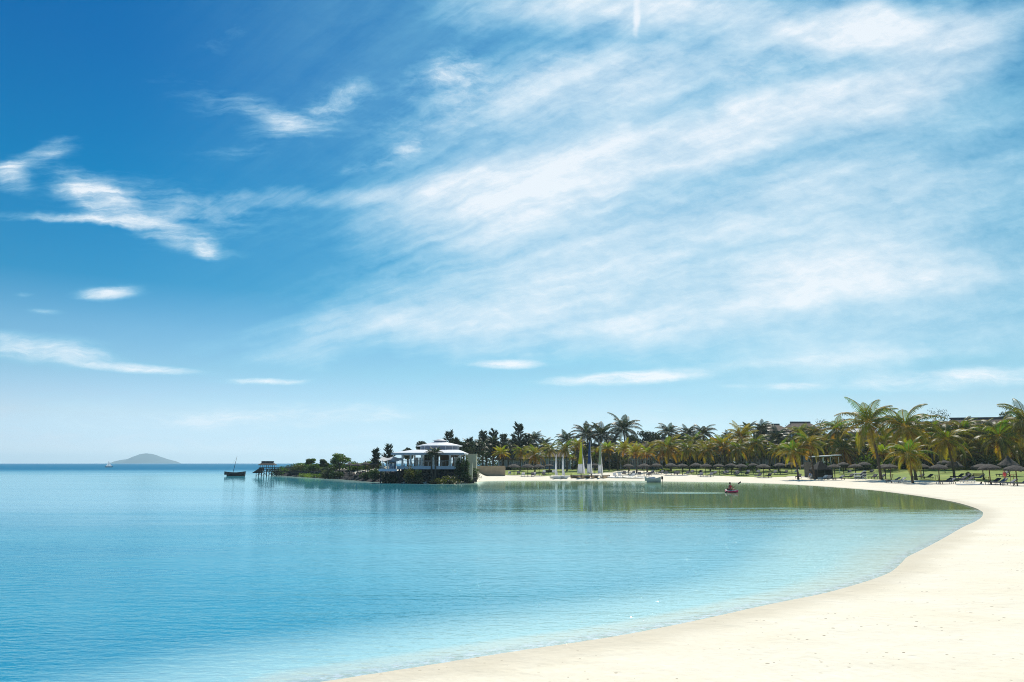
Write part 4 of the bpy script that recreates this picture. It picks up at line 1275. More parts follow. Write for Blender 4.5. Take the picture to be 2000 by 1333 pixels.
house(1768, 1888, 134, 848, 827, 10, 'long two-storey hotel block with low thatch and blue door behind the dark-crowned palm', 'grey_wall', 'roof_thatch', 2, .3, 6, True, -.12, 'hotel block', (), .7, 'hotel_block', HG, 'white_paint', 'blue_paint')
house(1876, 2040, 128, 850, 819, 12, 'largest thatched hotel block rising at the right edge', 'pale_wall', 'roof_thatch', 2, .3, 7, True, -.2, 'hotel block', (), .8, 'hotel_block', HG, 'white_paint')


# ------------------------------------------------------------------ the white restaurant on the point
RY = 124.0
rk = RY / F
rc = Vector((P(838, 905, RY).x, RY, 0))


def rx(px_): return P(px_, 905, RY).x - rc.x


def rz(py_, dy=0.0): return CAM_H + (905 - py_) * (RY + dy) / F


rest = empty('restaurant', rc, 'white open-sided pavilion restaurant with tiered roof and cupola on the rocky point', 'restaurant')
zf = rz(911); ze1 = rz(887)
mb = MB().box((rx(776), -.2, zf - .12), (rx(906), 13, zf))
dk = mb.build('deck', 'grey_wood', rest)
MB().box((rx(775), -.32, zf - .48), (rx(906.5), -.204, zf + .03)).build('fascia', 'deck_blue', dk)
for px_ in (780, 798, 816, 834, 852, 870, 888, 902):
    MB().box((rx(px_) - .13, .1, -1.6), (rx(px_) + .13, .4, zf - .124)).build('pile', 'dark_wood', dk)
MB().box((rx(780), 2.2, -1.0), (rx(904), 2.5, zf - .125)).build('foundation_wall', 'rock', dk)
for px_ in (785, 801, 823, 846, 878, 898):
    mb = MB().tube([(rx(px_), .5, zf), (rx(px_), .5, ze1)], .17, 10)
    mb.box((rx(px_) - .26, .24, zf + .001), (rx(px_) + .26, .76, zf + .2)).box((rx(px_) - .25, .25, ze1 - .25), (rx(px_) + .25, .75, ze1 - .02))
    mb.build('column', 'white_paint', rest)
for px_ in (792, 812, 838, 866, 892):
    MB().tube([(rx(px_), 11.5, zf), (rx(px_), 11.5, ze1 + .3)], .16, 8).build('column', 'white_paint', rest)
lo0 = [(rx(766), -1.3), (rx(907), -1.3), (rx(907), 14), (rx(766), 14)]
hi0 = [(rx(802), 2.6), (rx(892), 2.6), (rx(892), 10.5), (rx(802), 10.5)]
mb = MB().frustum([(a, b, ze1 - .1) for a, b in lo0], [(a, b, ze1 + .12) for a, b in lo0])
mb.frustum([(a * .998, b, ze1 + .123) for a, b in lo0], [(a, b, rz(879.5, 3)) for a, b in hi0])
r1 = mb.build('lower_roof', 'roof_white', rest)
MB().box((rx(765.5), -1.42, ze1 - .22), (rx(907.5), -1.303, ze1 + .14)).build('gutter', 'grey_roof', r1)
cx2 = rx(851); zc0 = rz(880, 3.5); zc1 = rz(872.5, 3.5)


def octa(r, z, cy=6.5, sy=.95): return [(cx2 + r * math.cos(i * math.pi / 8), cy + sy * r * math.sin(i * math.pi / 8), z) for i in range(16)]


cl_ = MB().frustum(octa(3.35, zc0 - .1), octa(3.35, zc1 + .12)).build('clerestory', 'lilac_wall', rest)
for i in range(16):
    a = i * math.pi / 8
    rr = 3.36
    x, y = cx2 + rr * math.cos(a), 6.5 + .95 * rr * math.sin(a)
    MB().tube([(x, y, zc0 - .05), (x, y, zc1 + .1)], .05, 6).build('mullion', 'white_paint', cl_)
mb = MB().frustum(octa(3.95, zc1 + .0), octa(4.0, zc1 + .14))
mb.frustum(octa(3.95, zc1 + .143), octa(1.25, rz(865.2, 6.5)))
r2 = mb.build('upper_roof', 'roof_white', rest)
cz = rz(865.4, 6.5)
mb = MB().frustum(octa(1.0, cz - .1), octa(1.0, cz + .28))
cu = mb.build('cupola', 'lilac_wall', r2)
MB().frustum(octa(1.35, cz + .283), octa(.35, cz + .55)).build('cupola_roof', 'grey_roof', cu)
# back screens and fittings inside
MB().box((rx(796), 9.0, zf), (rx(804), 9.12, zf + 1.5)).build('screen', 'fabric_white', rest)
MB().box((rx(805.5), 9.0, zf), (rx(813.5), 9.12, zf + 1.5)).build('screen', 'fabric_white', rest)
MB().box((rx(815), 10.0, zf), (rx(845), 10.2, zf + 2.2)).build('back_wall', 'dark_wood', rest)
MB().box((rx(848), 10.0, zf), (rx(872), 10.2, zf + 2.2)).build('back_wall', 'wood', rest)
MB().box((rx(880), 8.0, zf), (rx(896), 8.15, zf + 1.6)).build('screen', 'pale_wall', rest)
MB().box((rx(818), 7.6, zf), (rx(842), 8.3, zf + 1.1)).build('bar_counter', 'wood', rest)
rr_ = MB()
rr_.tube([(rx(777), -.12, zf + .95), (rx(905), -.12, zf + .95)], .025, 5)
for i in range(45): rr_.tube([(rx(777) + (rx(905) - rx(777)) * i / 44, -.12, zf + .001), (rx(777) + (rx(905) - rx(777)) * i / 44, -.12, zf + .95)], .012, 4, False)
rr_.build('railing', 'metal', rest)


def chair_mesh():
    s_ = MB().box((-.22, -.22, .42), (.22, .22, .47)); bk = MB()
    bk.frustum([(-.22, .2, .473), (.22, .2, .473), (.22, .24, .473), (-.22, .24, .473)], [(-.2, .28, .92), (.2, .28, .92), (.2, .32, .92), (-.2, .32, .92)])
    lg = [MB().box((x - .02, y - .02, 0), (x + .02, y + .02, .42)) for x in (-.19, .19) for y in (-.19, .19)]
    return s_, bk, lg


def make_chair(mat):
    r = bpy.data.objects.new('dining_chair', None); col.objects.link(r)
    s_, bk, lg = chair_mesh()
    s_.build('seat', mat, r); bk.build('backrest', mat, r)
    for l_ in lg: l_.build('leg', mat, r)
    return r


def make_table(mat):
    r = bpy.data.objects.new('dining_table', None); col.objects.link(r)
    MB().lathe([(.48, .70), (.5, .72), (.5, .75), (.48, .76)], 14).build('tabletop', mat, r)
    MB().lathe([(.26, 0), (.26, .03), (.05, .06), (.04, .69)], 10).build('pedestal', mat, r)
    return r


white_chair = make_chair('white_paint'); dark_chair = make_chair('dark_wood'); rtable = make_table('white_paint')
first = {}


def dup(proto, loc, rzz, label, cat, group):
    o = proto if proto.name not in first else copy_tree(proto)
    first[proto.name] = 1
    o.location = loc; o.rotation_euler = (0, 0, rzz)
    return put_tag(o, label, cat, group)


TB = 'restaurant tables on the covered deck'
for px_, dy, lab in [(794, 2.2, 'white round table under the left wing of the restaurant roof'), (812, 3.0, 'white round table between the second and third restaurant columns'), (834, 2.0, 'white round table left of the little palms on the restaurant deck'),
                     (860, 2.4, 'white round table right of the little palms on the restaurant deck'), (889, 2.0, 'white round table at the right end of the restaurant deck')]:
    x = P(px_, 905, RY).x
    dup(rtable, (x, RY + dy, zf), 0, lab, 'table', TB)
    for sg, sd in ((-1, 'left'), (1, 'right')):
        dup(dark_chair, (x + sg * .85, RY + dy, zf), -sg * math.pi / 2, 'dark chair %s of the %s' % (sd, lab.replace('white round ', '').replace(' restaurant', '')), 'chair', 'dark chairs on the restaurant deck')
# lower terrace on the left with shade sail
TY = 122.0
tx0, tx1 = P(740, 905, TY).x, P(775.5, 905, TY).x; tz = CAM_H + (905 - 916) * TY / F
ter = empty('terrace', ((tx0 + tx1) / 2, TY, 0), 'small pale blue terrace deck left of the restaurant', 'terrace')
hw = (tx1 - tx0) / 2
MB().box((-hw, 0, tz - .1), (hw, 5, tz)).build('deck', 'grey_wood', ter)
MB().box((-hw, -.1, tz - .38), (hw, -.004, tz + .03)).build('fascia', 'deck_blue', ter)
for i in range(4): MB().box((-hw + .2 + i * (2 * hw - .6) / 3, .3, -1), (-hw + .4 + i * (2 * hw - .6) / 3, .5, tz - .104)).build('pile', 'dark_wood', ter)
sa = empty('shade_sail', ((tx0 + tx1) / 2, TY, tz), 'white draped shade sail on posts over the left terrace', 'awning')
ax0, ax1 = P(737.5, 905, TY).x - (tx0 + tx1) / 2, P(784, 905, TY).x - (tx0 + tx1) / 2; az = CAM_H + (905 - 894) * TY / F - tz
g = MB(); nn = 12; vv = []
for i in range(nn + 1):
    for j in range(5):
        u_, v_ = i / nn, j / 4
        vv.append((ax0 + (ax1 - ax0) * u_, -.3 + 4.2 * v_, az - .55 * (1 - v_) + .25 * math.cos(u_ * 4 * math.pi) * .5 - .18 * math.sin(v_ * math.pi)))
ff = [(i * 5 + j, i * 5 + 5 + j, i * 5 + 6 + j, i * 5 + 1 + j) for i in range(nn) for j in range(4)]
g.add(vv, ff); g.add([(a, b, c + .03) for a, b, c in vv], [f[::-1] for f in ff])
g.build('canopy', 'fabric_white', sa)
for px_ in (746.5, 757, 775):
    x = P(px_, 905, TY).x - (tx0 + tx1) / 2
    MB().tube([(x, .1, 0), (x, .1, az - .45)], .05, 7).build('post', 'white_paint', sa)
for px_, dy, lab in [(744, .8, 'leftmost'), (750, 1.3, 'second from left'), (757, .7, 'second from right'), (764, .9, 'rightmost')]:
    dup(white_chair, (P(px_, 905, TY).x, TY + dy, tz), random.Random(int(px_)).uniform(-2.5, -.6), 'white chair under the shade sail, %s on the terrace' % lab, 'chair', 'white chairs on the terrace')
kx = P(760, 905, TY).x
kio = empty('service_kiosk', (kx, TY + 3.0, tz), 'small violet-blue service kiosk under the shade sail', 'kiosk')
MB().box((-.55, 0, 0), (.55, .9, 1.25)).build('body', 'blue_paint', kio)
MB().frustum([(-.65, -.1, 1.253), (.65, -.1, 1.253), (.65, 1.0, 1.253), (-.65, 1.0, 1.253)], [(-.3, .3, 1.5), (.3, .3, 1.5), (.3, .6, 1.5), (-.3, .6, 1.5)]).build('roof', 'blue_wall', kio)
MB().box((-.45, -.04, .75), (.45, -.004, 1.1)).build('hatch', 'glass_dark', kio)
# cream end walls and the tan garden wall
wy = 126.0


def wallbox(name, px0, px1, py0, Y, d, mat, label, cope=True):
    a = P(px0, py0, Y); b = P(px1, py0, Y)
    base = min(H(a.x, Y), H(b.x, Y)) - .4
    r = empty(name, ((a.x + b.x) / 2, Y, base), label, 'wall')
    h_ = a.z - base; hw_ = (b.x - a.x) / 2
    MB().box((-hw_, 0, 0), (hw_, d, h_)).build('masonry', mat, r)
    if cope: MB().box((-hw_ - .05, -.05, h_ + .003), (hw_ + .05, d + .05, h_ + .11)).build('coping', mat, r)
    return r


wallbox('end_wall', 910, 930.5, 888.5, 134, 3.0, 'cream_wall', 'tall cream end wall right of the restaurant')
wallbox('low_wall', 906, 922.5, 905.5, 127, 1.2, 'cream_wall', 'stepped low cream wall in front of the tall end wall')
wallbox('garden_wall', 922.5, 987, 911.5, 157, .5, 'tan_wall', 'long low tan garden wall above the first sand')

# ------------------------------------------------------------------ jetty with thatched shelter
JY = 186.0
jc = P(521, 905, JY); jk = JY / F
jz = CAM_H + (905 - 920) * jk
jet = empty('jetty', (jc.x, JY, 0), 'dark timber jetty on stilts at the tip of the rocky point', 'jetty')


def jx(px_): return P(px_, 905, JY).x - jc.x


MB().box((jx(499), 0, jz - .14), (jx(597), 2.6, jz)).build('deck', 'dark_wood', jet)
for i, px_ in enumerate(np.linspace(501, 546, 10)):
    for y in (.15, 2.3):
        MB().tube([(jx(px_), y, -1.6), (jx(px_), y, jz - .144)], .08, 6).build('stilt', 'dark_wood', jet)
for i in range(4):
    MB().tube([(jx(502 + i * 11), .1, .15), (jx(512 + i * 11), .1, jz - .2)], .05, 5).build('cross_brace', 'dark_wood', jet)
    MB().tube([(jx(512 + i * 11), .02, .15), (jx(502 + i * 11), .02, jz - .2)], .05, 5).build('cross_brace', 'dark_wood', jet)
rl_ = MB(); rl_.box((jx(556), .05, jz + .85), (jx(592), .13, jz + .95)).box((jx(556), .05, jz + .45), (jx(592), .11, jz + .52))
for px_ in np.linspace(556, 592, 13): rl_.box((jx(px_) - .04, .05, jz + .001), (jx(px_) + .04, .12, jz + .85))
rl_.build('railing', 'dark_wood', jet)
rl3 = MB(); rl3.box((jx(506), .05, jz + .80), (jx(548), .13, jz + .92)).box((jx(506), .05, jz + .35), (jx(548), .11, jz + .47))
for px_ in np.linspace(506, 548, 15): rl3.box((jx(px_) - .05, .05, jz + .001), (jx(px_) + .05, .12, jz + .80))
rl3.build('railing', 'dark_wood', jet)
mb = MB().frustum([(jx(492), .2, .75), (jx(508), .2, .75), (jx(508), 2.4, .75), (jx(492), 2.4, .75)], [(jx(507), .2, jz + .75), (jx(508.5), .2, jz + .75), (jx(508.5), 2.4, jz + .75), (jx(507), 2.4, jz + .75)])
mb.build('slipway', 'dark_wood', jet)
shl = empty('thatched_shelter', (P(522, 905, JY + 1).x, JY + 1.3, jz), 'open thatched shelter with benches on the jetty', 'shelter')
sxw = 12.5 * jk; szz = CAM_H + (905 - 909) * jk - jz
hip_roof(shl, -sxw, sxw, -1.0, 1.0, szz, CAM_H + (905 - 903) * jk - jz, 'thatch', .35, .55, .12)
for x in (-sxw + .1, -sxw * .33, sxw * .33, sxw - .1):
    for y in (-.95, .95): MB().tube([(x, y, 0), (x, y, szz)], .06, 6).build('post', 'dark_wood', shl)
for sg in (-1, 1): MB().box((sg * sxw * .5 - sxw * .38, -.3, .4), (sg * sxw * .5 + sxw * .38, .1, .47)).box((sg * sxw * .5 - .8, -.2, .001), (sg * sxw * .5 - .7, 0, .399)).box((sg * sxw * .5 + .7, -.2, .001), (sg * sxw * .5 + .8, 0, .399)).build('bench', 'grey_wood', shl)

# ------------------------------------------------------------------ dark rock edge of the point
swall = empty('sea_wall', (0, 0, 0), 'dark dry-stone sea wall under the yellow-green hedge', 'wall')
a = plane(556, 930); b = plane(652, 935.5)
mb = MB(); n_ = 60; rs_ = random.Random(12)
dvec = (b - a); nv = Vector((-dvec.y, dvec.x, 0)).normalized()
if nv.y < 0: nv = -nv
pr = []
for i in range(n_ + 1):
    p_ = a + dvec * (i / n_) + nv * .6
    for (o_, z_) in ((0, -.6), (.15, .4), (.25, .9), (.5, 1.38), (1.6, 1.4), (1.8, -.6)):
        q_ = p_ + nv * (o_ + rs_.uniform(-.12, .12)); pr.append((q_.x, q_.y, z_ + rs_.uniform(-.1, .1)))
mb.add(pr, [(i * 6 + j, i * 6 + 6 + j, i * 6 + 7 + j, i * 6 + 1 + j) for i in range(n_) for j in range(5)])
mb.build('masonry', 'rock', swall)


def rock_mesh(seed):
    rnd = random.Random(seed); mb = MB()
    import bmesh
    bm = bmesh.new(); bmesh.ops.create_icosphere(bm, subdivisions=2, radius=1)
    dd = [Vector((rnd.gauss(0, 1), rnd.gauss(0, 1), rnd.gauss(0, 1))).normalized() for _ in range(7)]
    for v_ in bm.verts:
        n0 = v_.co.normalized(); k = 1.0
        for d in dd: k = min(k, (.62 + .2 * rnd.random() * .2) / max(.25, n0.dot(d)))
        v_.co = n0 * k * rnd.uniform(.93, 1.07)
    me = bpy.data.meshes.new('rock'); bm.to_mesh(me); bm.free()
    return me


RM = []
for i in range(5):
    me = rock_mesh(40 + i); me.materials.append(MATS['rock']); RM.append(me)
    me2 = me.copy(); me2.materials.clear(); me2.materials.append(MATS['pale_rock']); RM.append(me2)
rk_ = random.Random(4)
shore = [plane(p_, q_) for p_, q_ in front_px if p_ <= 935 and q_ < 960][1:]
shore = shore[::-1]
cum = [0]
for i in range(1, len(shore)): cum.append(cum[-1] + (shore[i] - shore[i - 1]).length)


def along(d):
    for i in range(1, len(cum)):
        if d <= cum[i]:
            t = (d - cum[i - 1]) / (cum[i] - cum[i - 1]); p_ = shore[i - 1].lerp(shore[i], t)
            e = (shore[i] - shore[i - 1]).normalized(); nn_ = Vector((-e.y, e.x, 0))
            return p_, (nn_ if nn_.y > 0 else -nn_)
    return shore[-1], Vector((0, 1, 0))


rub = []
for i in range(130):
    d = cum[-1] * (i + rk_.random()) / 130
    p_, nn_ = along(d)
    off = rk_.uniform(-.5, 2.6)
    p_ = p_ + nn_ * off
    o = bpy.data.objects.new('boulder', RM[rk_.choice((0, 2, 4, 6, 8, 0, 2, 4, 6, 1))]); col.objects.link(o)
    s_ = rk_.uniform(.28, .62)
    o.scale = (s_ * rk_.uniform(.9, 1.5), s_ * rk_.uniform(.8, 1.3), s_ * rk_.uniform(.6, .95))
    o.rotation_euler = (rk_.uniform(-.4, .4), rk_.uniform(-.4, .4), rk_.uniform(0, 6.3))
    o.location = (p_.x, p_.y, max(H(p_.x, p_.y), -.1) + .08)
    put_tag(o, 'rough dark boulder among the rocks edging the point', 'boulder', 'boulders edging the rocky point')
mb = MB()
for i in range(900):
    p_, nn_ = along(cum[-1] * rk_.random()); p_ = p_ + nn_ * rk_.uniform(-.5, 3.4)
    r = rk_.uniform(.10, .26); z0 = max(H(p_.x, p_.y), -.1)
    c0 = [Vector((p_.x + r * rk_.uniform(.7, 1.2) * math.cos(k * 1.2566 + i), p_.y + r * rk_.uniform(.7, 1.2) * math.sin(k * 1.2566 + i), z0 - .05)) for k in range(5)]
    ap = [Vector((v_.x * .45 + p_.x * .55, v_.y * .45 + p_.y * .55, z0 + r * rk_.uniform(.7, 1.2))) for v_ in c0]
    mb.frustum(c0, ap)
put_tag(mb.build('rubble', 'rock'), 'dark broken stone filling between the boulders', None, None, 'stuff')

# ragged dark rock ledge under the boulders
ns = 150; prs = []; rows_ = [-1.2, -.3, .4, 1.1, 1.9, 2.8, 3.8, 4.6]
rl2 = random.Random(31)
for i in range(ns + 1):
    p_, nn_ = along(cum[-1] * i / ns)
    px_ = 1000 + F * p_.x / p_.y
    wid = .45 if 663 < px_ < 712 else 1.0
    wid *= rl2.uniform(.85, 1.15)
    for o_ in rows_:
        q_ = p_ + nn_ * (o_ * wid)
        zz = H(q_.x, q_.y)
        prs.append((q_.x, q_.y, max(zz, -.6) + (.10 + rl2.uniform(-.03, .20) if -0.5 < o_ < 4.5 else -.12)))
m_ = len(rows_)
mb = MB().add(prs, [(i * m_ + j, i * m_ + m_ + j, i * m_ + m_ + 1 + j, i * m_ + 1 + j) for i in range(ns) for j in range(m_ - 1)])
put_tag(mb.build('rock_ledge', 'rock'), 'dark rock ledge along the edge of the point', None, None, 'structure')

# ================================================================== things on the beach
def thatch_cone(r, h_, tall, seed):
    rnd = random.Random(seed); mb = MB()
    if tall: prof = [(r * .98, -.10), (r * 1.0, 0.0), (r * .74, h_ * .22), (r * .46, h_ * .46), (r * .22, h_ * .70), (.09, h_ * .92), (.03, h_)]
    else: prof = [(r * .98, -.10), (r * 1.0, .02), (r * .84, h_ * .30), (r * .60, h_ * .60), (r * .34, h_ * .83), (r * .14, h_ * .95), (.03, h_)]
    mb.lathe(prof, 22, .045, rnd)
    # shaggy fringe of straw at the eaves
    for i in range(70):
        a = 2 * math.pi * (i + rnd.random()) / 70; rr = r * rnd.uniform(.93, 1.0); dl = rnd.uniform(.10, .24)
        p = Vector((rr * math.cos(a), rr * math.sin(a), rnd.uniform(-.02, .05))); t = Vector((-math.sin(a), math.cos(a), 0)) * .08
        o_ = Vector((math.cos(a), math.sin(a), 0)) * .07
        mb.face([p - t, p + t, p + o_ + Vector((0, 0, -dl))])
    return mb.mesh('thatch_roof', 'thatch')


CONES = {False: [thatch_cone(1.0, .42, False, s_) for s_ in (1, 2, 3)], True: [thatch_cone(1.0, .95, True, s_) for s_ in (5, 6)]}
KNOT = MB().lathe([(.10, -.05), (.13, .02), (.08, .12), (.02, .24)], 8).mesh('cap', 'grey_wood')
pr_ = random.Random(19)


def lounger_mesh():
    fr = MB()
    for y in (-.30, .30): fr.box((-1.0, y - .03, .26), (1.0, y + .03, .32))
    for x in (-.9, -.3, .3, .9): fr.box((x - .03, -.27, .265), (x + .03, .27, .315))
    lg = [MB().box((x - .03, y - .025, 0), (x + .03, y + .025, .258)) for x in (-.85, .8) for y in (-.30, .30)]
    cu = MB().box((-1.0, -.31, .323), (.32, .31, .41))
    bk = MB().frustum([(.33, -.31, .33), (.98, -.31, .74), (.98, .31, .74), (.33, .31, .33)], [(.28, -.31, .41), (.93, -.31, .83), (.93, .31, .83), (.28, .31, .41)])
    st = MB().tube([(.62, -.25, .32), (.86, -.25, .66)], .015, 5).tube([(.62, .25, .32), (.86, .25, .66)], .015, 5).tube([(.86, -.25, .66), (.86, .25, .66)], .015, 5)
    return fr, lg, cu, bk, st


def make_lounger(fmat, cmat):
    r = bpy.data.objects.new('sun_lounger', None); col.objects.link(r)
    fr, lg, cu, bk, st = lounger_mesh()
    fr.build('frame', fmat, r)
    for l_ in lg: l_.build('leg', fmat, r)
    cu.build('cushion', cmat, r); bk.build('backrest', cmat, r); st.build('back_stay', fmat, r)
    return r


LP = [make_lounger('dark_wood', 'fabric_dark'), make_lounger('white_paint', 'fabric_dark'), make_lounger('dark_wood', 'fabric_grey'), make_lounger('white_paint', 'fabric_white')]
for i, l_ in enumerate(LP): l_.name = 'sun_lounger'
LWORD = ['dark', 'navy-cushioned white-framed', 'grey-cushioned', 'white']
lused = set()


def lounger(loc, rz_, kind, label, group='sun loungers set out under the parasols'):
    o = LP[kind] if kind not in lused else copy_tree(LP[kind])
    lused.add(kind)
    o.location = loc; o.rotation_euler = (0, 0, rz_)
    put_tag(o, label, 'sun lounger', group)
    return o


def seaward(x, y):
    e = 1.5
    s0 = signed([x + e, x - e, x, x], [y, y, y + e, y - e])
    g = Vector((-(s0[0] - s0[1]), -(s0[2] - s0[3]), 0)).normalized()
    return math.atan2(g.y, g.x)


# (px, base py or depth, eaves py, radius px, tall, place phrase, loungers: list of (side, kind))
parasols = [
    (1004, 928, 912, 13, 0, 'leftmost on the beach beside the green lawn slope', 'lr'),
    (1031, 931, 912, 13, 0, 'in front of the cottage and left of the thick leaning palm', 'lr'),
    (1053, 930, 912, 12, 0, 'just right of the thick leaning palm trunk', 'lr'),
    (1072, 926, 912, 9, 0, 'beside the rounded dark bush and green-gold palm', 'lr'),
    (1162, 925, 911, 9, 0, 'between the blue and pale green sails', ''),
    (1228, 928, 911, 11, 0, 'on bare sand behind the row of white boats', 'lr'),
    (1258, 930, 911, 13, 0, 'behind the beached motorboat on the left', 'lr'),
    (1283, 926, 911, 12, 0, 'behind the beached motorboat on the right', 'lr'),
    (1311, 928, 910, 12, 0, 'at the foot of the tall orange palm', 'lr'),
    (1333, 928, 911, 12, 0, 'right of the tall orange palm with two slim posts behind', 'lr'),
    (1360, 926, 911, 12, 0, 'before the very dark shrub mass', 'lr'),
    (1379, 931, 911, 12, 0, 'left of the leaning golden palm trunk', 'lr'),
    (1405, 928, 911, 12, 0, 'right of the leaning golden palm trunk', 'lr'),
    (1429, 927, 912, 12, 0, 'under the broad yellow palm above the red kayak', 'lr'),
    (1449, 929, 913, 13, 0, 'below the bright-topped palm in the shade', 'lr'),
    (1471, 926, 911, 10, 0, 'left of the wide mid-beach parasol', 'lr'),
    (1492, 933, 912, 14, 0, 'standing widest and forward at mid beach', 'lr'),
    (1524, 927, 912, 13, 0, 'beneath the slender golden palm left of the tent', 'lr'),
    (1547, 925, 912, 12, 0, 'half hidden by hanging yellow fronds', 'r'),
    (1573, 931, 912, 12, 0, 'just left of the dark beach tent', ''),
    (1631, 938, 912, 13, 0, 'first to the right of the dark beach tent', 'r'),
    (1648, 926, 911, 12, 0, 'behind the orange-gold palm trunk', 'r'),
    (1672, 935, 912, 14, 0, 'with a stack of loungers at mid right', 'lr'),
    (1690, 926, 911, 13, 0, 'behind the lounger stack on the lawn edge', 'r'),
    (1730, 936, 913, 15, 0, 'touching the pale trunk of the tallest palm', 'l'),
    (1741, 943, 913, 16, 0, 'right of the tallest palm with two pale loungers', 'rr'),
    (1805, 936, 913, 14, 0, 'black and shaded right of the leaning dark-crowned palm', 'lr'),
    (1836, 945, 914, 17, 0, 'open and sunlit with a pale apex on open sand', 'rR'),
    (1846, 924, 912, 14, 0, 'overlapped by the sunlit open one', ''),
    (1865, 935, 912, 19, 1, 'tall and pointed under the curved golden palm', 'rr'),
    (1921, 938, 914, 21, 0, 'rear one of the overlapping pair near the right edge', 'l'),
    (1935, 946, 915, 20, 0, 'front one of the overlapping pair near the right edge', 'rR'),
    (1972, 931, 913, 19, 1, 'tall and black under the red-hearted palm', 'l'),
    (1987, 949, 917, 21, 0, 'foremost with a small table round its pole at the right edge', 'lr'),
    (683, 147, 908.5, 9, 0, 'leftmost of four on the rocky point', ''),
    (698, 145, 909.5, 10, 0, 'second of four on the rocky point', ''),
    (714, 143, 907.5, 10, 0, 'third of four on the rocky point', ''),
    (731, 140, 908, 10, 0, 'nearest the restaurant terrace on the rocky point', ''),
]
PR = []
SHORT = [('parasol leftmost on the beach beside the green lawn slope', 'leftmost beach parasol'), ('parasol in front of the cottage and left of the thick leaning palm', 'parasol before the thick leaning palm'),
         ('parasol right of the tall orange palm with two slim posts behind', 'second parasol after the tall orange palm'), ('parasol at the foot', 'parasol at the foot'),
         ('parasol first to the right of the dark beach tent', 'parasol just right of the dark tent'), ('parasol right of the tallest palm with two pale loungers', 'second parasol from the tallest palm'),
         ('parasol black and shaded right of the leaning dark-crowned palm', 'shaded parasol by the dark-crowned palm'), ('parasol open and sunlit with a pale apex on open sand', 'sunlit pale-tipped parasol'),
         ('parasol tall and pointed under the curved golden palm', 'tall pointed parasol'), ('parasol rear one of the overlapping pair near the right edge', 'rear overlapping parasol at far right'),
         ('parasol front one of the overlapping pair near the right edge', 'front overlapping parasol at far right'), ('parasol tall and black under the red-hearted palm', 'tall black parasol under the red-hearted palm'),
         ('parasol foremost with a small table round its pole at the right edge', 'foremost parasol at the right edge'), ('parasol standing widest and forward at mid beach', 'widest mid-beach parasol'),
         ('parasol with a stack of loungers at mid right', 'parasol beside the lounger stack'), ('parasol left of the wide mid-beach parasol', 'parasol before the widest mid-beach one'),
         ('parasol left of the leaning golden palm trunk', 'parasol before the leaning golden trunk'), ('parasol right of the leaning golden palm trunk', 'parasol past the leaning golden trunk'),
         ('parasol beneath the slender golden palm left of the tent', 'parasol beneath the slender golden palm'), ('parasol just right of the thick', 'parasol past the thick')]
for i, (px_, by, ey, rp, tall, ph, lo_) in enumerate(parasols):
    b = ground_at(px_, by) if by > 700 else at_depth(px_, by)
    Y = b.y; k = Y / F
    root = empty('thatched_parasol', b, 'thatched parasol ' + ph, 'parasol', 'thatched parasols along the beach' if px_ > 900 else 'thatched parasols on the rocky point', pr_.uniform(0, 6))
    ze_ = CAM_H + (905 - ey) * k - b.z
    ze_ = min(max(ze_, 1.75), 2.7)
    r = rp * k * .96
    c = link('thatch_roof', pr_.choice(CONES[bool(tall)]), root)
    c.location = (0, 0, ze_); c.scale = (r, r, r * pr_.uniform(.95, 1.1)); c.rotation_euler = (pr_.uniform(-.05, .05), pr_.uniform(-.05, .05), 0)
    MB().tube([(0, 0, -.3), (.02, .01, 1.2), (0, 0, ze_ + r * .25)], [.075, .065, .06], 8).build('pole', 'wood' if Y < 120 else 'dark_wood', root, True)
    if not tall:
        kn = link('cap', KNOT, root); kn.location = (0, 0, ze_ + r * .40)
    rb = MB()
    for q_ in range(8):
        a = q_ * math.pi / 4
        rb.tube([(.05 * math.cos(a), .05 * math.sin(a), ze_ + r * .28), (r * .9 * math.cos(a), r * .9 * math.sin(a), ze_ - .04)], .02, 4, False)
    rb.build('rafters', 'dark_wood', root)
    sd = seaward(b.x, b.y)
    PR.append((b, sd, r))
    for j, ch in enumerate(lo_):
        kind = pr_.choice((0, 0, 1, 1, 2, 2, 3)) if px_ < 1700 else pr_.choice((0, 1, 1, 2))
        if px_ < 1110: kind = 3 if j == 0 else pr_.choice((0, 3))
        if px_ in (1741,): kind = 2 if j == 0 else 3
        side = 1 if ch in 'lL' else -1           # left or right of the pole as one looks at it from the sea
        offs = 1.0 if j == 0 or ch in 'lr' and lo_[0] != ch else 2.1
        fw = pr_.uniform(.0, .5)
        # unit vectors: seaward and along the shore
        sv = Vector((math.cos(sd), math.sin(sd), 0)); av = Vector((-sv.y, sv.x, 0))
        # the side on the viewer's left
        left = av if (av.x * b.y - av.y * b.x) < 0 else -av
        p_ = b + left * (offs * (1 if side > 0 else -1)) + sv * fw
        z_ = H(p_.x, p_.y)
        word = 'left' if side > 0 else 'right'
        extra = 'inner ' if (lo_.lower() == 'rr' and j == 0) else ('outer ' if lo_.lower() == 'rr' else '')
        lab = '%s%s lounger %s of the parasol %s' % (extra, LWORD[kind], word, ph)
        for a_, b_ in SHORT: lab = lab.replace(a_, b_)
        ws = lab.split()
        lab = ' '.join(ws[:16])
        lounger((p_.x, p_.y, z_), sd + math.pi + pr_.uniform(-.18, .18), kind, lab)
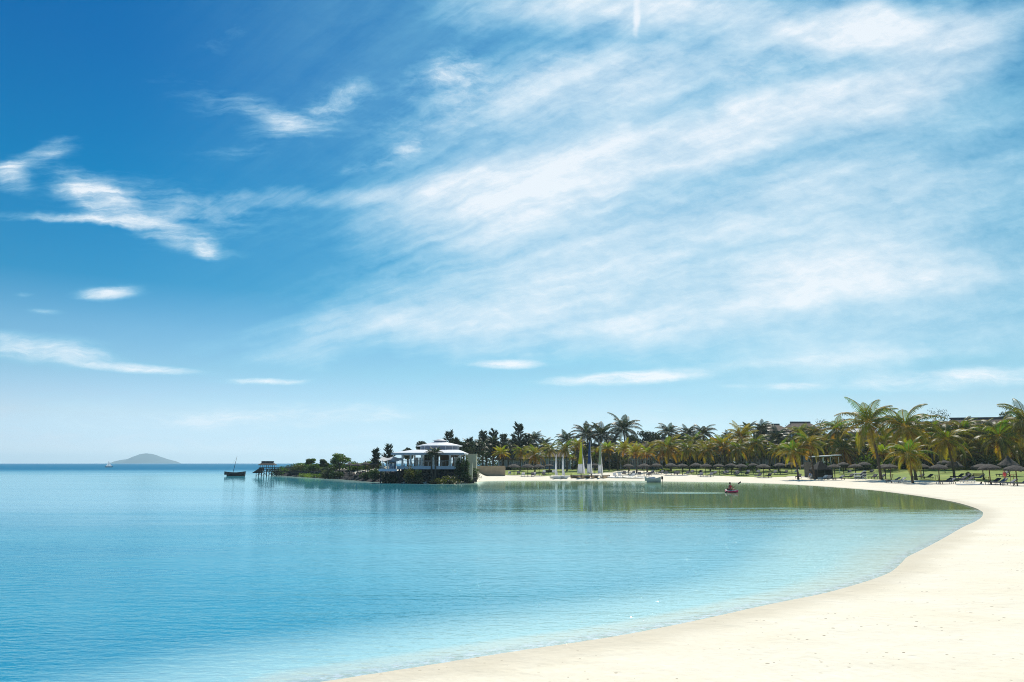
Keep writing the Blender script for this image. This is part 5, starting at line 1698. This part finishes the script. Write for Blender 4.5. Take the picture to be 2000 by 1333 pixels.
# small round tables on poles and beside loungers
def side_table(b, label, mat='orange_wood', z=.95, r=.38):
    t = empty('side_table', b, label, 'table', 'small wooden beach tables')
    MB().lathe([(r, z), (r, z + .05)], 14).build('tabletop', mat, t)
    for q_ in range(3):
        a = q_ * 2.094 + .4
        MB().tube([(r * .75 * math.cos(a), r * .75 * math.sin(a), -.05), (r * .5 * math.cos(a), r * .5 * math.sin(a), z - .002)], .025, 5).build('leg', mat, t)
    return t


for (px_, py_, lab, z_) in [(1979, 947, 'orange wooden table left of the foremost parasol pole', 1.2), (1831, 939, 'small brown table behind the sunlit open parasol pole', .7),
                            (1742, 934, 'tiny brown table right of the tallest palm under the parasol', .6), (1930, 941, 'small brown table between the overlapping pair of parasols', .6),
                            (1500, 929, 'small pale table right of the widest mid-beach parasol', .5)]:
    side_table(ground_at(px_, py_), lab, 'orange_wood', z_)

# extra loungers: a stack at mid right and ones in the open
sb = ground_at(1681, 938); ssd = seaward(sb.x, sb.y)
for j in range(4):
    lounger((sb.x, sb.y, sb.z + .24 * j), ssd + math.pi * .5 + .06 * j, (1, 3, 1, 3)[j], ['bottom', 'second', 'third', 'top'][j] + ' lounger of the stack beside the mid-right parasol', 'stacked sun loungers')
for (px_, py_, kd, lab, da) in [(1705, 936, 0, 'dark reclined lounger alone on sand left of the tallest palm', .2), (1618, 938, 2, 'grey-cushioned lounger in front of the dark beach tent', .3),
                                (1608, 938, 3, 'white lounger at the right corner of the dark beach tent', .1), (1212, 932, 3, 'white lounger left of the row of white boats on sand', .4), (1201, 932, 3, 'white lounger beside the white kayaks', .2),
                                (1235, 933, 3, 'white lounger right of the bare-sand parasol', -.2), (1890, 943, 1, 'navy-cushioned white-framed lounger behind the white paddleboard', .1), (1877, 941, 0, 'dark lounger left of the black bush', .1),
                                (1560, 935, 0, 'dark lounger left of the seated bather', .3)]:
    b = ground_at(px_, py_)
    lounger(b, seaward(b.x, b.y) + math.pi + da, kd, lab, 'sun loungers standing in the open')

# white paddleboard lying on the sand
b = ground_at(1894, 948)
pb = empty('paddleboard', b, 'long white paddleboard lying on the sand in front of the black bush', 'paddleboard', None, R(-6))
prof = [(-1.7, .04), (-1.5, .20), (-1.0, .33), (-.2, .38), (.7, .36), (1.3, .26), (1.6, .14), (1.7, .04)]
mb = MB(); mb.frustum([(x, -y, .03) for x, y in prof] + [(x, y, .03) for x, y in prof[::-1]], [(x * .99, -y * .92, .15 + .02 * abs(x)) for x, y in prof] + [(x * .99, y * .92, .15 + .02 * abs(x)) for x, y in prof[::-1]])
mb.build('board', 'hull_white', pb)
MB().frustum([(1.2, -.02, .18), (1.5, -.02, .19), (1.5, .02, .19), (1.2, .02, .18)], [(1.38, -.01, .42), (1.5, -.01, .42), (1.5, .01, .42), (1.38, .01, .42)]).build('fin', 'hull_dark', pb)
MB().box((-.5, -.2, .178), (.6, .2, .19)).build('deck_pad', 'fabric_grey', pb)
# brown slatted bench
b = ground_at(1913, 937)
bn = empty('bench', b, 'brown slatted wooden bench under the overlapping pair of parasols', 'bench', None, R(-20))
mb = MB()
for j in range(4): mb.box((-.75, -.28 + j * .14, .40), (.75, -.17 + j * .14, .44))
mb.build('seat', 'orange_wood', bn)
mb = MB()
for j in range(3): mb.box((-.75, .29, .50 + j * .14), (.75, .33, .60 + j * .14))
mb.build('backrest', 'orange_wood', bn)
for x in (-.68, .68):
    for y in (-.24, .30): MB().box((x - .03, y - .03, 0), (x + .03, y + .03, .398 if y < 0 else .9)).build('leg', 'wood', bn)
# dark bush on a short stem
b = ground_at(1894, 934)
bush('shrub', b, 1.0, 1.35, 'small black-leaved bush on a thin stem on the lawn', 'shrub', [(0.018, 0.022, 0.012), (0.03, 0.035, 0.015)], 'garden shrubs behind the beach', 900, .16, 811)

# dark beach tent, grey screen and flat white canopy
b = ground_at(1604, 935); k = b.y / F
te = empty('beach_tent', b, 'dark pyramid-roofed beach tent with black sides', 'tent', None, R(8))
w_ = 15.5 * k; hz_ = CAM_H + (905 - 917) * k - b.z; ht = CAM_H + (905 - 904) * k - b.z
MB().frustum([(-w_ * 1.08, -w_, hz_), (w_ * 1.08, -w_, hz_), (w_ * 1.08, w_, hz_), (-w_ * 1.08, w_, hz_)], [(-.06, -.06, ht + .3), (.06, -.06, ht + .3), (.06, .06, ht + .3), (-.06, .06, ht + .3)]).build('roof', 'black_cloth', te)
for x in (-w_, w_):
    for y in (-w_ * .92, w_ * .92): MB().tube([(x, y, -.2), (x, y, hz_)], .05, 6).build('pole', 'dark_wood', te)
MB().box((-w_, w_ * .95, 0), (w_, w_, hz_ - .01)).build('back_cloth', 'black_cloth', te)
MB().box((-w_ * .99, -w_ * .9, 0), (-w_ * .95, w_ * .92, hz_ - .01)).build('side_cloth', 'black_cloth', te)
MB().box((w_ * .95, -w_ * .9, 0), (w_ * .99, w_ * .92, hz_ - .01)).build('side_cloth', 'black_cloth', te)
MB().box((-w_ * .7, -w_ * .3, 0), (w_ * .7, w_ * .6, .85)).build('counter', 'dark_wood', te)
b = at_depth(1579, 140); k = 140 / F
gsn = empty('screen_wall', b, 'grey panel screen left of the dark beach tent', 'screen')
MB().box((-8.5 * k, 0, -.2), (8.5 * k, .12, CAM_H + (905 - 903) * k - b.z)).build('panel', 'grey_wood', gsn)
for x in (-8.4, 0, 8.4): MB().box((x * k - .05, -.06, -.2), (x * k + .05, -.003, CAM_H + (905 - 902.6) * k - b.z)).build('post', 'grey_wood', gsn)
b = at_depth(1612, 152); k = 152 / F
cn = empty('canopy', b, 'flat white canopy on thin posts behind the dark beach tent', 'canopy')
zc = CAM_H + (905 - 893) * k - b.z
MB().frustum([(-26 * k, -1.5, zc - .1), (26 * k, -1.5, zc + .25), (26 * k, 2, zc + .25), (-26 * k, 2, zc - .1)], [(-26 * k, -1.5, zc + .08), (26 * k, -1.5, zc + .43), (26 * k, 2, zc + .43), (-26 * k, 2, zc + .08)]).build('roof', 'roof_white', cn)
for x in (-22, -8, 6, 21): MB().tube([(x * k, -1.2, -.2), (x * k, -1.2, zc - .06 + (x + 26) * .0067 * k)], .05, 6).build('post', 'white_paint', cn)
b = at_depth(1608, 148); k = 148 / F
ob = empty('notice_board', b, 'small orange-red board behind the dark beach tent', 'board')
MB().box((-3.2 * k, 0, 1.25), (3.2 * k, .06, 1.25 + 6 * k)).build('panel', 'orange_wood', ob)
for x in (-2.2, 2.2): MB().box((x * k - .04, .063, -.1), (x * k + .04, .12, 1.75)).build('post', 'wood', ob)


# ------------------------------------------------------------------ boats
def hull(L, B, D, sheer=.2, n=14, bow=1.0, stern=.7, flat=False):
    """open hull along x: outer skin, gunwale and inside as one watertight shell"""
    secs = []
    for i in range(n + 1):
        t = i / n; x = -L / 2 + L * t
        f = min(1, (t / .28) ** .6 if t < .28 else 1) * (stern + (1 - stern) * min(1, t * 3)) if not flat else 1
        wv_ = B / 2 * (1 - max(0, (t - .45) / .55) ** 2.2) * (stern + (1 - stern) * min(1, t / .35))
        wv_ = max(wv_, .02)
        zt = D * (1 + sheer * (2 * t - 1) ** 2)
        kx = x - (0.12 * L * max(0, (t - .8) / .2) ** 2)
        secs.append([(x, -wv_, zt), (kx, -wv_ * .86, zt * .45), (kx, -wv_ * .45, 0.02), (kx, 0, -.06), (kx, wv_ * .45, 0.02), (kx, wv_ * .86, zt * .45), (x, wv_, zt),
                     (x, wv_ * .88, zt), (x, wv_ * .66, zt * .45), (x, 0, zt * .28), (x, -wv_ * .66, zt * .45), (x, -wv_ * .88, zt)])
    vs = [p for s_ in secs for p in s_]; m_ = 12
    fs = [(i * m_ + k, i * m_ + (k + 1) % m_, (i + 1) * m_ + (k + 1) % m_, (i + 1) * m_ + k) for i in range(n) for k in range(m_)]
    fs += [tuple(range(m_))[::-1], tuple(n * m_ + k for k in range(m_))]
    return MB().add(vs, fs)


def sail(p0, p1, p2, belly=.25, n=8, p3=None, thick=.025):
    """sail cloth between foot p0-p1 and head p2 (or p3-p2), bulging to leeward"""
    p0, p1, p2 = Vector(p0), Vector(p1), Vector(p2); p3 = Vector(p3) if p3 else p2
    nrm_ = (p1 - p0).cross(p2 - p0).normalized(); vs = []
    for sg in (0, 1):
        for i in range(n + 1):
            v_ = i / n
            a, b_ = p0.lerp(p3, v_), p1.lerp(p2, v_)
            for j in range(n + 1):
                u_ = j / n
                vs.append(a.lerp(b_, u_) + nrm_ * (belly * math.sin(math.pi * u_) * math.sin(math.pi * min(1, v_ + .15)) + sg * thick))
    q_ = n + 1; o_ = q_ * q_
    fs = [(i * q_ + j, i * q_ + j + 1, (i + 1) * q_ + j + 1, (i + 1) * q_ + j) for i in range(n) for j in range(n)]
    fs += [tuple(o_ + k for k in f[::-1]) for f in fs]
    return MB().add(vs, fs)


# far white sailboat
b = plane(213, 913.2); k = b.y / F
sb_ = empty('sailboat', (b.x, b.y, 0), 'small white-sailed boat far out near the island', 'sailboat')
hull(15 * k, 1.7, .55).build('hull', 'hull_dark', sb_)
MB().tube([(-.6, 0, .2), (-.7, 0, 4.6)], .06, 6).build('mast', 'grey_wood', sb_)
sail((-.55, 0, .8), (2.1, .1, .85), (-.65, 0, 4.6), .2).build('mainsail', 'sail_white', sb_)
sail((-.85, 0, .8), (-2.6, .05, .8), (-.75, 0, 3.8), .15).build('jib', 'sail_white', sb_)
MB().tube([(-.6, 0, .95), (1.8, .1, .9)], .04, 5).build('boom', 'grey_wood', sb_)
# dark wooden sailing pirogue at anchor
b = plane(458, 930.3); k = b.y / F
dw = empty('pirogue', (b.x, b.y, 0), 'dark wooden boat with a bare raked mast moored in the bay', 'boat', None, R(4))
hull(39 * k, 1.7, .92, .28, 16).build('hull', 'hull_dark', dw).rotation_euler = (0, 0, math.pi)
MB().tube([(-.55, 0, .2), (-.1, 0, 2.5), (.35, 0, 4.9)], [.075, .055, .025], 7).build('mast', 'dark_wood', dw)
MB().tube([(-2.2, 0, 1.05), (.3, 0, 4.6)], .009, 4).build('stay', 'grey_wood', dw)
for x in (-1.2, .2, 1.4): MB().box((x - .12, -.68, .66), (x + .12, .68, .70)).build('thwart', 'dark_wood', dw)
# boats on the beach
def dinghy(px_, py_, top_py, label, lean):
    b = ground_at(px_, py_); k = b.y / F
    r = empty('sailing_dinghy', b, label, 'dinghy', 'white dinghies with furled sails', seaward(b.x, b.y) + .5)
    hull(3.6, 1.35, .42, .2, 12).build('hull', 'hull_white', r)
    z_ = CAM_H + (905 - top_py) * k - b.z
    MB().tube([(.3, 0, .2), (.3 - lean, 0, z_)], [.045, .03], 6).build('mast', 'white_paint', r)
    MB().tube([(.16, 0, .65), (.02 - lean * .3, 0, z_ * .35), (.2 - lean * .9, 0, z_ * .93)], [.30, .20, .05], 8).build('furled_sail', 'sail_white', r, True)
    MB().box((-1.5, -.45, .30), (-.4, .45, .34)).build('thwart', 'grey_wood', r)


dinghy(1086, 935, 887, 'left white dinghy with a furled white sail', .1)
dinghy(1100, 935, 887, 'right white dinghy with a broader furled white sail', .2)


def catamaran(px_, py_, top_py, label, m1, m2, m3, wmul=1.0, yaw=0.0):
    b = ground_at(px_, py_); k = b.y / F
    r = empty('beach_catamaran', b, label, 'catamaran', 'beached catamarans with raised sails', R(20) + yaw)
    for y in (-1.1, 1.1):
        o = hull(4.6, .42, .50, .18, 12).build('hull', 'hull_tan', r); o.location = (0, y, 0)
    MB().box((-1.5, -1.0, .52), (.9, 1.0, .55)).build('trampoline', 'fabric_grey', r)
    for x in (-1.55, .9): MB().tube([(x, -1.15, .53), (x, 1.15, .53)], .05, 6).build('crossbeam', 'metal', r)
    z_ = CAM_H + (905 - top_py) * k - b.z
    MB().tube([(.9, 0, .55), (.7, 0, z_)], .06, 7).build('mast', 'metal', r)
    zm = z_ * .38
    sail((.78, 0, .95), (-1.35 * wmul, .15, .95), (-1.0 * wmul, .12, zm), .18, 8, (.78, 0, zm)).build('lower_sail', m2, r)
    sail((.78, 0, zm + .02), (-1.0 * wmul, .12, zm + .02), (.2, .05, z_ * .97), .2, 8, (.72, 0, z_ * .97)).build('upper_sail', m1, r)
    sail((2.1, .05, .8), (1.0, .2, .9), (.82, 0, z_ * .72), .12).build('jib', m3, r)
    MB().tube([(.8, 0, .9), (-1.5, .15, .9)], .04, 6).build('boom', 'metal', r)
    for y in (-.18, .18):
        o = MB().frustum([(-2.35, y * 6 - .02, .1), (-2.1, y * 6 - .02, .1), (-2.1, y * 6 + .02, .1), (-2.35, y * 6 + .02, .1)], [(-2.4, y * 6 - .02, .9), (-2.2, y * 6 - .02, .9), (-2.2, y * 6 + .02, .9), (-2.4, y * 6 + .02, .9)]).build('rudder', 'dark_wood', r)


catamaran(1135, 934, 863, 'catamaran with a tall yellow sail over a white panel', 'sail_yellow', 'sail_white', 'sail_white', 1.0, R(40))
catamaran(1152, 934, 862, 'catamaran with a narrow dark blue sail and white jib', 'sail_blue', 'sail_white', 'sail_white', 1.0, R(47))
catamaran(1173, 934, 866, 'catamaran with a slim pale green sail', 'sail_green', 'sail_white', 'sail_white', 1.0, R(48))


def kayak_shell(parent, mat, L=2.9, B=.72):
    prof = [(-.5, .02), (-.44, .22), (-.3, .40), (-.1, .5), (.12, .5), (.32, .38), (.45, .18), (.5, .02)]
    mb = MB(); rings = []
    for (x, w_) in prof:
        xx = x * L; ww = w_ * B; lift = .10 * (abs(x) / .5) ** 2
        rings.append([(xx, -ww, .20 + lift), (xx, -ww * .8, .06 + lift), (xx, 0, .0 + lift), (xx, ww * .8, .06 + lift), (xx, ww, .20 + lift), (xx, ww * .55, .25 + lift), (xx, 0, .22 + lift), (xx, -ww * .55, .25 + lift)])
    vs = [p for r in rings for p in r]
    fs = [(i * 8 + k, i * 8 + (k + 1) % 8, i * 8 + 8 + (k + 1) % 8, i * 8 + 8 + k) for i in range(7) for k in range(8)] + [tuple(range(7, -1, -1)), tuple(56 + k for k in range(8))]
    mb.add(vs, fs)
    o = mb.build('shell', mat, parent)
    return o


KG = 'kayaks and boards left on the sand'
for (px_, py_, mat, lab, ya, up) in [(1186, 934, 'hull_white', 'white kayak lying right of the catamarans', .3, 0), (1194, 933, 'hull_cream', 'cream kayak beside the white one right of the catamarans', .25, 0),
                                     (1206, 934.5, 'hull_white', 'white kayak lying in front of the very dark shrub', .1, 0), (1219, 934.5, 'hull_white', 'white kayak below the bare-sand parasol', .0, 0),
                                     (1232, 935, 'hull_cream', 'cream kayak left of the straight-trunked yellow palm', -.1, 0), (1246, 935, 'hull_white', 'white kayak nearest the beached motorboat', -.15, 0),
                                     (1124, 933, 'hull_white', 'white kayak left of the yellow-sailed catamaran', .4, 0)]:
    b = ground_at(px_, py_)
    r = empty('kayak', b, lab, 'kayak', KG, ya)
    kayak_shell(r, mat, 3.2, .8)
    MB().box((-.35, -.2, .235), (.05, .2, .26)).build('seat', 'fabric_grey', r)
    MB().box((-.40, -.2, .24), (-.36, .2, .48)).build('backrest', 'fabric_grey', r)
# motorboat drawn up at the waterline
b = plane(1275, 942.6); k = b.y / F
mo = empty('motorboat', (b.x, b.y, -.05), 'cream motorboat with a white cover nosed onto the sand', 'motorboat', None, R(172))
hull(30 * k, 1.6, .68, .45, 16, stern=.8).build('hull', 'hull_cream', mo)
MB().box((-1.38, -.7, -.05), (1.2, -.66, .02)).box((-1.38, .66, -.05), (1.2, .7, .02)).build('rubbing_strake', 'hull_dark', mo)
mb = MB(); mb.frustum([(-.6, -.66, .66), (1.0, -.5, .72), (1.0, .5, .72), (-.6, .66, .66)], [(-.3, -.4, .98), (.6, -.28, .95), (.6, .28, .95), (-.3, .4, .98)])
mb.build('cover', 'fabric_white', mo)
mot = MB().box((-1.72, -.14, .55), (-1.42, .14, 1.05)).build('outboard_motor', 'hull_dark', mo)
MB().tube([(-1.58, 0, .55), (-1.6, 0, -.25)], .05, 6).build('leg', 'hull_dark', mot)
# dark rowing boat against the rocks
b = plane(905, 944); k = b.y / F
rb_ = empty('rowing_boat', (b.x + .3, b.y - .4, -.05), 'dark rowing boat with a pale rim against the rocks below the cream wall', 'rowing boat', None, R(12))
hull(3.9, 1.4, .75, .3, 12).build('hull', 'hull_dark', rb_)
MB().tube([(-1.9, -.52, .98), (-.5, -.71, .8), (.8, -.66, .82), (1.7, -.3, .95)], .03, 5).build('rim', 'grey_wood', rb_)
for x in (-.8, .4): MB().box((x - .12, -.55, .5), (x + .12, .55, .54)).build('thwart', 'grey_wood', rb_)


# ================================================================== people
def person(name_, loc, rz_, J, label, clothes, hair=True, group=None):
    """one continuous skinned body from joints; J gives joint positions in metres"""
    root = empty(name_, loc, label, 'person', group, rz_)
    V = []; E = []; Rr = []
    idx = {}

    def node(nm, r, parent=None):
        idx[nm] = len(V); V.append(J[nm]); Rr.append(r)
        if parent is not None: E.append((idx[parent], idx[nm]))
    node('pelvis', .125); node('belly', .115, 'pelvis'); node('chest', .135, 'belly'); node('neckb', .075, 'chest'); node('neck', .05, 'neckb'); node('jaw', .075, 'neck'); node('head', .095, 'jaw'); node('crown', .06, 'head')
    J['nose'] = tuple(Vector(J['head']) + Vector(J['face']) * .11 + Vector((0, 0, -.03))); node('nose', .018, 'head')
    for s_ in 'LR':
        node('sh' + s_, .06, 'neckb'); node('el' + s_, .042, 'sh' + s_); node('wr' + s_, .028, 'el' + s_)
        hd_ = Vector(J['wr' + s_]) + (Vector(J['wr' + s_]) - Vector(J['el' + s_])).normalized() * .07
        J['pm' + s_] = tuple(hd_); node('pm' + s_, .03, 'wr' + s_)
        fd = (Vector(J['wr' + s_]) - Vector(J['el' + s_])).normalized(); sd_ = fd.cross(Vector(J['face'])).normalized()
        if sd_.length < .1: sd_ = Vector((0, 0, 1))
        for q_ in range(4):
            J['f%d%s' % (q_, s_)] = tuple(hd_ + sd_ * (.02 * (q_ - 1.5)) + fd * (.045 + .008 * (1 - abs(q_ - 1.4)))); node('f%d%s' % (q_, s_), .009, 'pm' + s_)
            J['g%d%s' % (q_, s_)] = tuple(Vector(J['f%d%s' % (q_, s_)]) + fd * .03 + Vector(J['face']) * .015); node('g%d%s' % (q_, s_), .008, 'f%d%s' % (q_, s_))
        J['t' + s_] = tuple(Vector(J['wr' + s_]) + fd * .045 + Vector(J['face']) * .04); node('t' + s_, .010, 'wr' + s_)
        node('hip' + s_, .095, 'pelvis'); node('kn' + s_, .058, 'hip' + s_); node('an' + s_, .036, 'kn' + s_); node('toe' + s_, .03, 'an' + s_)
    me = bpy.data.meshes.new('body'); me.from_pydata(V, E, [])
    tmp = bpy.data.objects.new('tmp_body', me); col.objects.link(tmp)
    tmp.modifiers.new('s', 'SKIN'); sub = tmp.modifiers.new('u', 'SUBSURF'); sub.levels = 1
    for i, r in enumerate(Rr): me.skin_vertices[0].data[i].radius = (r, r); me.skin_vertices[0].data[i].use_root = (i == 0)
    dg = bpy.context.evaluated_depsgraph_get()
    m2 = bpy.data.meshes.new_from_object(tmp.evaluated_get(dg))
    bpy.data.objects.remove(tmp)
    m2.materials.clear(); m2.materials.append(MATS['skin']); m2.name = 'body'
    m2.polygons.foreach_set('use_smooth', [True] * len(m2.polygons))
    link('body', m2, root)
    for (nm, mat, chains) in clothes:
        mb = MB()
        for (pts, rad) in chains: mb.tube([J[p] if isinstance(p, str) else p for p in pts], rad, 10)
        mb.build(nm, mat, root, True)
    if hair:
        mb = MB(); hd_ = Vector(J['head']) - Vector(J['face']) * .022 + Vector((0, 0, .03))
        mb.lathe([(.02, .105), (.07, .09), (.104, .04), (.108, -.02), (.085, -.07), (.04, -.09)], 12)
        mb.v = [tuple(Vector(p) + hd_) for p in mb.v]
        mb.build('hair', 'hair', root, True)
    return root


# kayaker
b = plane(1429, 962.5)
ky = empty('kayak', (b.x, b.y, -.05), 'bright red sit-on kayak being paddled across the bay', 'kayak', None, R(-64))
kayak_shell(ky, 'kayak_red', 2.0, .82)
MB().tube([(-.98, 0, .36), (-.5, -.34, .27), (0, -.40, .24), (.5, -.3, .27), (.98, 0, .36)], .025, 6).build('rim', 'hull_white', ky)
MB().box((-.5, -.2, .23), (-.05, .2, .26)).box((-.52, -.2, .262), (-.47, .2, .5)).build('seat', 'hull_dark', ky)
J = dict(pelvis=(0, 0, .12), belly=(.02, 0, .26), chest=(.05, 0, .44), neckb=(.05, 0, .58), neck=(.06, 0, .66), jaw=(.085, 0, .72), head=(.07, 0, .80), crown=(.06, 0, .88), face=(1, 0, 0),
         shL=(.04, .19, .56), elL=(.18, .30, .36), wrL=(.40, .26, .40), shR=(.04, -.19, .56), elR=(.20, -.30, .34), wrR=(.42, -.24, .32),
         hipL=(.05, .10, .10), knL=(.42, .16, .22), anL=(.78, .12, .08), toeL=(.86, .12, .18), hipR=(.05, -.10, .10), knR=(.42, -.16, .22), anR=(.78, -.12, .08), toeR=(.86, -.12, .18))
ps_ = person('person', (b.x - .15, b.y + .1, .19), R(-64), J, 'person in a red top seated and paddling the red kayak', [('red_top', 'cloth_red', [(['pelvis', 'belly', 'chest', (.05, 0, .60)], [.16, .155, .172, .11])]), ('shorts', 'black_cloth', [(['pelvis', 'hipL', (.25, .13, .17)], [.14, .125, .09]), (['pelvis', 'hipR', (.25, -.13, .17)], [.14, .125, .09])])])
pd = empty('paddle', (b.x - .15, b.y + .1, .19), 'dark double-bladed paddle held by the kayaker', 'paddle', None, R(-64))
MB().tube([(.47, -.85, -.05), (.45, .85, .78)], .016, 6).build('shaft', 'hull_dark', pd)
for sg, z_ in ((-1, -.05), (1, .78)):
    MB().frustum([(.45, sg * .82, z_ - .10 * 0 - .09), (.49, sg * .82, z_ - .09), (.49, sg * .82, z_ + .09), (.45, sg * .82, z_ + .09)], [(.45, sg * 1.2, z_ + sg * .18 - .07), (.48, sg * 1.2, z_ + sg * .18 - .07), (.48, sg * 1.2, z_ + sg * .18 + .07), (.45, sg * 1.2, z_ + sg * .18 + .07)]).build('blade', 'hull_dark', pd)


def standing(rnd):
    s_ = rnd.uniform(-.04, .04)
    return dict(pelvis=(0, 0, .92), belly=(.02, 0, 1.06), chest=(.02, 0, 1.26), neckb=(0, 0, 1.42), neck=(.01, 0, 1.49), jaw=(.035, 0, 1.55), head=(.02, 0, 1.63), crown=(.01, 0, 1.71), face=(1, 0, 0),
                shL=(-.01, .19, 1.39), elL=(-.04, .26, 1.12), wrL=(.06, .27, .90), shR=(-.01, -.19, 1.39), elR=(-.05, -.27, 1.12), wrR=(.12, -.22, .96),
                hipL=(0, .09, .88), knL=(.05 + s_, .11, .48), anL=(-.02 + s_, .12, .09), toeL=(.13 + s_, .14, .03), hipR=(0, -.09, .88), knR=(.0 - s_, -.12, .48), anR=(-.10 - s_, -.13, .09), toeR=(.05 - s_, -.16, .03))


b = ground_at(1964, 944.5)
person('person', b, R(200), standing(random.Random(2)), 'standing person in a red swimsuit left of the foremost parasol', [('swimsuit', 'cloth_red', [(['pelvis', 'belly', 'chest', (.01, 0, 1.40)], [.15, .142, .162, .10])])])
b = ground_at(1583, 936)
J = dict(pelvis=(0, 0, .50), belly=(.02, 0, .64), chest=(.0, 0, .84), neckb=(-.02, 0, 1.0), neck=(-.01, 0, 1.07), jaw=(.02, 0, 1.13), head=(.0, 0, 1.21), crown=(-.01, 0, 1.29), face=(1, 0, 0),
         shL=(-.02, .19, .97), elL=(.10, .26, .74), wrL=(.32, .20, .62), shR=(-.02, -.19, .97), elR=(.10, -.26, .74), wrR=(.32, -.20, .62),
         hipL=(.05, .10, .48), knL=(.44, .14, .52), anL=(.46, .15, .09), toeL=(.62, .16, .03), hipR=(.05, -.10, .48), knR=(.44, -.14, .52), anR=(.46, -.15, .09), toeR=(.62, -.16, .03))
person('person', b, R(215), J, 'person in a pale blue shirt sitting on a chair by the dark beach tent', [('blue_shirt', 'cloth_blue', [(['pelvis', 'belly', 'chest', (-.02, 0, 1.01)], [.155, .15, .17, .10])]), ('shorts', 'fabric_white', [(['pelvis', 'hipL', (.36, .13, .52)], [.14, .125, .085]), (['pelvis', 'hipR', (.36, -.13, .52)], [.14, .125, .085])])])
bc = dup(white_chair, (b.x + .0, b.y + .0, b.z - .04), R(215) + math.pi / 2, 'white chair under the seated person by the dark beach tent', 'chair', 'white chairs near the beach')
